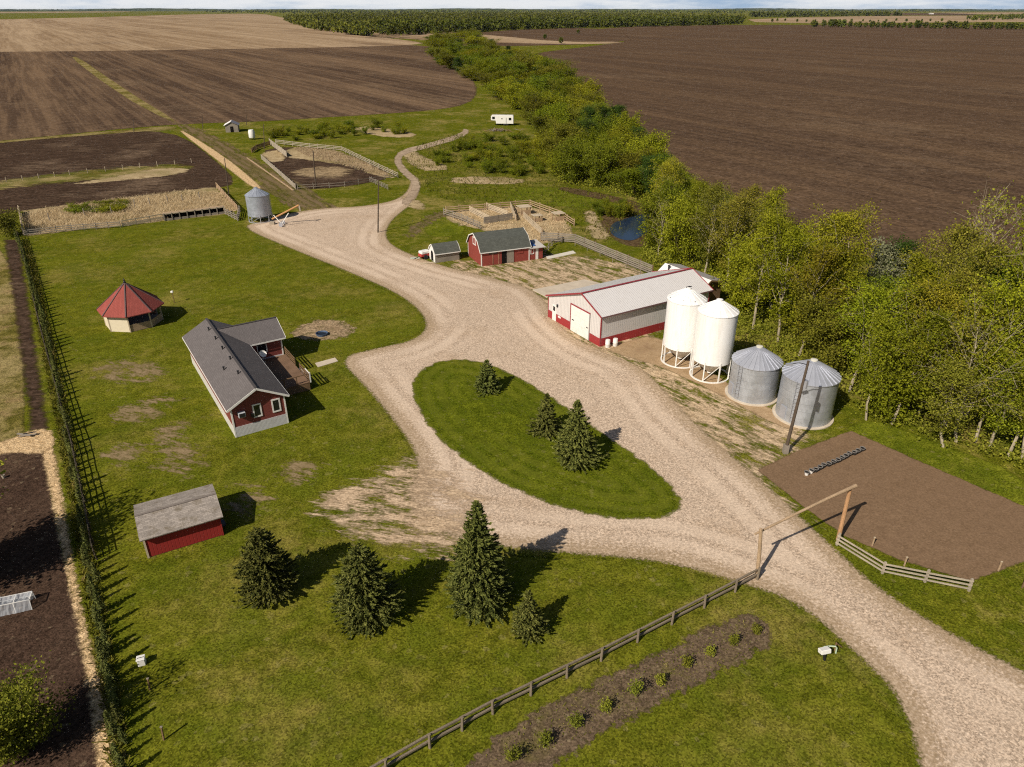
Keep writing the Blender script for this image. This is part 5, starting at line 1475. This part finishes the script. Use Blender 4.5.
# auger by the far bin
w_ = at(282, 226)
A_ = thing('grain_auger', 'portable grain auger with orange tube and white wheeled frame beside the far bin', 'auger', w_)
p0, p1 = at_plane(272, 219, w_.y + 1.2) - w_, at_plane(299, 205, w_.y + 1.2) - w_
mb = MB(); mb.tube([p0, p1], .16, 10); mb.build('tube', plain('orange_tube', (.45, .24, .10)), A_)
mb = MB(); q0, q1 = at_plane(273.5, 215, w_.y) - w_, at_plane(288.5, 213, w_.y) - w_
mb.bar(q0, (0, 0, .4), .14, .14); mb.bar(q1, (0, 0, .4), .14, .14); mb.bar((0, -.7, .4), (0, .9, .4), .1, .1); mb.build('frame', M_white, A_)
for y_ in (-.75, .9):
    mb = MB(); mb.tube([(0, y_, .38), (0, y_ + .15, .38)], .38, 14); mb.build('wheel', M_galv_roof, A_)
mb = MB(); mb.bar(p1, p1 + Vector((.1, 0, -1.1)), .22, .22); mb.build('spout', M_rail2, A_)
mb = MB(); mb.box(p0.x - .5, p0.y - .4, 0.02, p0.x + .4, p0.y + .4, .5); mb.build('hopper', M_rail2, A_)

# far hut, tank, camper, brush pile
T_ = thing('hut', 'little far hut with a bright white lean-to roof at the lane end', 'hut', at(226, 132.5), .25)
mb = MB(); extrude(mb, [(0, 0), (0, 2.2), (2.0, 3.2), (4.0, 2.3), (4.0, 0)], 'y', 0, 4); mb.build('wall', M_grey_wood, T_)
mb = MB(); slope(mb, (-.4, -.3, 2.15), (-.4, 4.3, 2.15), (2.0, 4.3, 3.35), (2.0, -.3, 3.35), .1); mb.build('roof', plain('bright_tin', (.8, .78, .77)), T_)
mb = MB(); slope(mb, (2.0, -.3, 3.351), (2.0, 4.3, 3.351), (4.4, 4.3, 2.2), (4.4, -.3, 2.2), .1); mb.build('roof', plain('shaded_tin', (.2, .2, .24)), T_)  # slope turned from the sun, shade painted in as darker tin
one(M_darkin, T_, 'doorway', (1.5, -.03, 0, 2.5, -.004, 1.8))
T_ = thing('fuel_tank', 'small upright white tank on legs right of the far hut', 'tank', at(252.5, 139.5))
mb = MB(); mb.lathe([(0, .5), (.9, .55), (.95, .7), (.95, 2.4), (.7, 2.9), (0, 3.0)], 18); mb.build('vessel', M_white, T_, smooth=True)
for x_ in (-.6, .6):
    for y_ in (-.5, .5): one(M_black, T_, 'leg', (x_ - .06, y_ - .06, 0, x_ + .06, y_ + .06, .7))
T_ = thing('camper_trailer', 'white fifth-wheel camper trailer parked in the meadow beside the tree belt', 'camper', at(491, 125.5), math.radians(-4))
mb = MB(); extrude(mb, [(1.8, .6), (7.8, .6), (7.8, 3.1), (7.5, 3.3), (.4, 3.3), (0, 3.0), (0, 1.7), (1.6, 1.6)], 'y', 0, 2.5); mb.build('body', M_white, T_, bevel=.06)
for x_, z_ in ((.9, 2.5), (6.6, 2.2)): window(T_, (x_, 0, z_), (1, 0, 0), (0, -1, 0), .9, .8, frame=M_black, fw=.06)
one(M_black, T_, 'door', (5.2, -.03, .7, 5.35, -.004, 2.6)); window(T_, (3.8, 0, 2.3), (1, 0, 0), (0, -1, 0), .5, .4, frame=M_white, fw=.06)
for x_ in (4.6, 5.6):
    for y_ in (.05, 2.2):
        mb = MB(); mb.tube([(x_, y_, .42), (x_, y_ + .25, .42)], .42, 14); mb.build('wheel', M_black, T_)
for y_ in (.4, 2.1): one(M_black, T_, 'jack_leg', (2.0, y_ - .06, 0, 2.12, y_ + .06, .62))
T_ = thing('brush_pile', 'dark pile of old boards and branches in front of the white camper', 'brush pile', at(498, 131))
mb = MB(); mc = MB()
for k in range(60):
    a = rnd.uniform(0, 3.14); l = rnd.uniform(.8, 2.2); c = Vector((rnd.gauss(0, 2.6), rnd.gauss(0, .9), rnd.uniform(.1, .7)))
    (mb if k % 2 else mc).bar(c - Vector((math.cos(a), math.sin(a), .2)) * l / 2, c + Vector((math.cos(a), math.sin(a), .2)) * l / 2, .14, .1)
mb.build('boards', M_brown_wood, T_); mc.build('branches', M_grey_wood, T_)

# pots on the tilled plot
M_pot = plain('black_pot', (.025, .024, .024), .6, .3)
pr = None
M_rim = plain('pot_rim', (.2, .19, .18))
p0, p1 = at(806.5, 475.5), at(861.5, 451)
for k in range(14):
    white = k < 2
    if k in (0, 2):
        T_ = thing('plant_pot', 'x', 'pot', group='white pots at the left end of the pot row' if white else 'black pots in a row on the tilled plot')
        mb = MB(); mb.lathe([(.16, 0), (.24, .40)], 14); mb.build('pot', M_white if white else M_pot, T_, smooth=True)
        mb = MB(); mb.lathe([(.24, .40), (.28, .40), (.28, .46), (.23, .46), (.22, .38)], 14); mb.build('rim', M_rim, T_, smooth=True)
        mb = MB(); mb.lathe([(.22, .38), (.0, .39)], 14); mb.build('potting_soil', M_darkin, T_)
        pr = T_; o_ = T_
    else: o_ = copy_tree(pr)
    o_.location = p0.lerp(p1, k / 13) + Vector((rnd.uniform(-.06, .06), rnd.uniform(-.06, .06), 0)); o_.rotation_euler = (rnd.uniform(-.1, .1), rnd.uniform(-.1, .1), rnd.uniform(0, 6))
    o_['label'] = ['leftmost white pot at the end of the row on the tilled plot', 'second white pot, between the leftmost one and the black pots'][k] if white else 'black plant pot in the straight row on the tilled garden plot'
    o_.scale = (.85, .85, .8)
for (u, v), h_, lab in (((872, 546), .75, 'short wooden stake nearest the archway on the tilled plot'), ((904, 566), .75, 'short wooden stake in the middle of the plot behind the board fence'), ((998, 571), .8, 'short pale stake at the right end of the tilled plot'),
                        ((857, 487), .5, 'pale short stick lying beyond the top of the archway post'), ((150, 690), .9, 'dark thin stake on the lower left lawn, the upper of two'), ((164, 740), 1.0, 'dark thin stake on the lower left lawn, the lower of two'),
                        ((1022, 588), 1.1, 'dark board post at the right edge of the grass below the plot')):
    if u == 857: continue
    T_ = thing('garden_stake', lab, 'stake', at(u, v))
    mb = MB(); mb.bar((0, 0, 0), (.05, .05, h_), .09, .07); mb.build('stake', M_brown_wood if u < 200 or u > 1010 else M_tan_wood, T_)
    one(M_pale_wood if 850 < u < 1010 else M_grey_wood, T_, 'cap', (-.02, 0, h_ + .01, .12, .1, h_ + .05))

# odds and ends
T_ = thing('utility_box', 'small white box with a dark slot standing on the lower left lawn', 'utility box', at(142.5, 664), .35)
one(M_white, T_, 'housing', (-.22, -.2, 0, .22, .2, .5), bevel=.03); one(M_white, T_, 'lid', (-.25, -.23, .505, .25, .23, .56), bevel=.02); one(M_black, T_, 'slot', (-.2, -.03, .561, .2, .02, .57))
T_ = thing('valve_stand', 'white box on a dark stand with a bent pale green pipe on the right lawn', 'valve stand', at(822, 660), .6)
mb = MB(); mb.bar((.1, -.1, 0), (0, 0, .7), .12, .12); mb.bar((.3, .3, 0), (.05, .1, .7), .08, .08); mb.build('stand', M_black, T_)
mb = MB(); mb.bar((-.32, .12, .82), (.32, -.12, .82), .4, .3, (0.25, .2, 1)); mb.build('box', M_white, T_, bevel=.03)
mb = MB(); mb.tube([(.5, .35, .5), (.8, .1, .62), (1.05, -.1, .62), (1.12, -.16, .5), (1.14, -.18, .05)], .05, 8); mb.build('pipe', plain('pale_green_pipe', (.45, .55, .40)), T_)
mb = MB(); mb.bar((1.3, .0, 0), (1.45, .1, .55), .07, .07); mb.bar((1.45, .1, .5), (1.9, -.1, .05), .07, .07); mb.build('brace', M_brown_wood, T_)
T_ = thing('tub', 'low round blue tub in the sand patch beside the house', 'tub', at(322, 335))
mb = MB(); mb.lathe([(.0, .02), (.6, .02), (.7, .3), (.75, .3), (.65, .0), (0, 0)], 24); mb.build('shell', plain('blue_plastic', (.07, .11, .19), .5), T_, smooth=True)
mb = MB(); mb.lathe([(.64, .14), (0, .14)], 24); mb.build('water', M_glass, T_)
T_ = thing('low_tunnel', 'low garden tunnel of pale plastic over a white frame on the dark soil', 'garden tunnel', at(34, 604), math.radians(199))
mb = MB()
for k in range(5):
    x = k * .95
    mb.bar((x, -.55, 0), (x, -.42, .75), .05, .05); mb.bar((x, .55, 0), (x, .42, .75), .05, .05); mb.bar((x, -.42, .75), (x, .42, .75), .05, .05)
for y_, z_ in ((-.42, .78), (.42, .78), (-.5, .38)): mb.bar((0, y_, z_), (3.9, y_, z_), .04, .04)
mb.build('frame', M_white, T_)
pl = NT('plastic_film', .25, .5); pl.color((.62, .66, .72)); pl.alpha(.42)
V_, F_ = [], []
prof = [(-.60, .02), (-.50, .40), (-.44, .80), (0, .74), (.44, .80), (.50, .40), (.60, .02)]
for i in range(28):
    for j, (y, z) in enumerate(prof):
        V_.append((i * 3.9 / 27, y + rnd.uniform(-.03, .03), z + rnd.uniform(-.05, .03) + (-.10 if j == 3 and i % 7 not in (0, 6) else 0)))
for i in range(27):
    for j in range(6): F_.append((i * 7 + j, i * 7 + j + 1, i * 7 + j + 8, i * 7 + j + 7))
raw_mesh('plastic_cover', V_, faces=F_, mat=pl.m, parent=T_)
for (u, v), s_, m_, lab in (((31.5, 599), 1.0, M_white, 'white bucket at the end of the plastic garden tunnel'), ((4, 478), .9, M_rail2, 'pale bucket on the dark soil at the left edge')):
    mb = MB(); mb.lathe([(0, .01), (.13 * s_, 0), (.16 * s_, .34 * s_), (.175 * s_, .34 * s_), (.15 * s_, .36 * s_), (.13 * s_, .05)], 16)
    T_ = thing('bucket', lab, 'bucket', at(u, v)); mb.build('shell', m_, T_, smooth=True)
    mb = MB(); mb.tube([(-.16 * s_, 0, .33 * s_), (-.1 * s_, .12, .3 * s_), (.1 * s_, .12, .3 * s_), (.16 * s_, 0, .33 * s_)], .012, 5); mb.build('handle', M_black, T_)
T_ = thing('board_pile', 'grey boards thrown on the straw heap by the soil strip', 'boards', at(26, 436))
mb = MB(); mb.bar((-.9, .2, .15), (.7, -.3, .25), .22, .05); mb.bar((-.5, -.25, .1), (1.0, .1, .2), .18, .05); mb.build('boards', M_grey_wood, T_)
mb = MB(); mb.bar((-.2, .0, .22), (.9, .25, .32), .14, .05); mb.build('dark_board', M_black, T_)
for (u, v), w, l, h, lab in (((846, 13.2), 25, 50, 9, 'far white farm building on the horizon right of centre'), ((931, 14.2), 20, 34, 8, 'far white farm building on the horizon at the right')):
    T_ = thing('farm_building', lab, 'building', at(u, v)); mb = MB(); extrude(mb, [(0, 0), (0, h * .7), (w / 2, h), (w, h * .7), (w, 0)], 'y', 0, l); mb.build('wall', M_white, T_)
    mb = MB(); slope(mb, (-1, -1, h * .68), (-1, l + 1, h * .68), (w / 2, l + 1, h + .3), (w / 2, -1, h + .3), .3); slope(mb, (w / 2, -1, h + .31), (w / 2, l + 1, h + .31), (w + 1, l + 1, h * .68), (w + 1, -1, h * .68), .3); mb.build('roof', M_metal_roof, T_)

# ------------------------------------------------------------------ air, sky, sun, camera
HAZE = 0.000012
if HAZE:
    hm = bpy.data.materials.new('haze_air'); hm.use_nodes = True
    nt = hm.node_tree; nt.nodes.clear()
    vo = nt.nodes.new('ShaderNodeVolumePrincipled'); vo.inputs['Density'].default_value = HAZE; vo.inputs['Color'].default_value = (.80, .89, 1.0, 1)
    vo.inputs['Anisotropy'].default_value = 0.0
    mo = nt.nodes.new('ShaderNodeOutputMaterial'); nt.links.new(vo.outputs[0], mo.inputs['Volume'])
    mb = MB(); mb.box(-16500, -16500, -1.5, 16500, 16500, 44)
    tag(mb.build('haze', hm), kind='stuff')

# the last wooded rise before the horizon
hr = np.random.default_rng(12)
HV, HF = [], []
for i in range(400):
    a = math.radians(-48 + 96 * i / 399); hh = 30 + 9 * math.sin(i * .11) * math.sin(i * .037 + 1) + hr.uniform(-2.5, 2.5)
    for R_, z_ in ((13300, -1), (13380, hh * .8), (13600, hh), (14300, hh * .9), (14600, -1)): HV.append((R_ * math.sin(a), R_ * math.cos(a), z_))
for i in range(399):
    for j in range(4): HF.append((i * 5 + j, i * 5 + j + 1, i * 5 + j + 6, i * 5 + j + 5))
hmt = NT('far_wooded_rise', 1.0, 0.0); hmt.color(hmt.mix(hmt.rng(hmt.noise(.004, 4), .4, .6), (.03, .05, .035), (.07, .09, .05)))
tag(raw_mesh('hills', HV, faces=HF, mat=hmt.m, smooth=True), kind='structure')

# the lowest band of the sky: a far ring of pale cloud, beyond the air box
sm = NT('sky_cloud_band'); st = sm.t
sv = sm.mapping((1, 1, 7.0))
cf = sm.rng(sm.noise(0.00012, 6, 0.6, vec=sv), 0.30, 0.60)
cc_ = sm.mix(cf, (.34, .47, .64), (.80, .82, .84))
em = sm.n('ShaderNodeEmission'); sm.set(em.inputs['Color'], cc_); em.inputs['Strength'].default_value = 1.0
st.links.new(em.outputs[0], sm.out.inputs['Surface'])
mb = MB(); mb.lathe([(52000, -400), (52000, 1500)], 96)
tag(mb.build('sky', sm.m), kind='structure')

world = bpy.data.worlds.new('World'); scene.world = world; world.use_nodes = True
nt = world.node_tree; nt.nodes.clear()
sky = nt.nodes.new('ShaderNodeTexSky'); sky.sky_type = 'NISHITA'; sky.sun_disc = False
sky.sun_elevation = SUN_EL
sun_from = SHADOW_AZ + math.pi
sky.sun_rotation = (math.pi / 2 - sun_from) % (2 * math.pi)
sky.air_density = 1.0; sky.dust_density = 1.5
bg = nt.nodes.new('ShaderNodeBackground'); bg.inputs['Strength'].default_value = 0.05
wo = nt.nodes.new('ShaderNodeOutputWorld')
nt.links.new(sky.outputs[0], bg.inputs[0]); nt.links.new(bg.outputs[0], wo.inputs[0])

sd = bpy.data.lights.new('sun', 'SUN'); sd.energy = 5.0; sd.angle = math.radians(0.53); sd.color = (1.0, 0.90, 0.76)
so = link(bpy.data.objects.new('sun', sd))
dirv = Vector((math.cos(SHADOW_AZ) * math.cos(SUN_EL), math.sin(SHADOW_AZ) * math.cos(SUN_EL), -math.sin(SUN_EL)))
so.rotation_euler = dirv.to_track_quat('-Z', 'Y').to_euler()
so.location = (-40, -40, 80)

cd = bpy.data.cameras.new('camera'); cd.sensor_fit = 'HORIZONTAL'; cd.sensor_width = 36.0; cd.lens = 36.0 * F_PX / 1024
cd.clip_start = 0.5; cd.clip_end = 120000
co = link(bpy.data.objects.new('camera', cd)); co.location = (0, 0, CAM_H); co.rotation_euler = (math.pi / 2 - PITCH, 0, 0)
scene.camera = co
scene.view_settings.view_transform = 'Standard'; scene.view_settings.look = 'None'
scene.view_settings.exposure = 0.0; scene.view_settings.gamma = 1.0; scene.view_settings.use_curve_mapping = False
scene.render.engine = 'CYCLES'
scene.cycles.max_bounces = 6; scene.cycles.transparent_max_bounces = 12; scene.cycles.volume_bounces = 0
scene.cycles.use_denoising = False; scene.cycles.filter_width = 1.15
# prototypes that were never planted
for o in [o for o in scene.objects if o.get('label') == 'x']:
    for c in list(o.children): bpy.data.objects.remove(c)
    bpy.data.objects.remove(o)
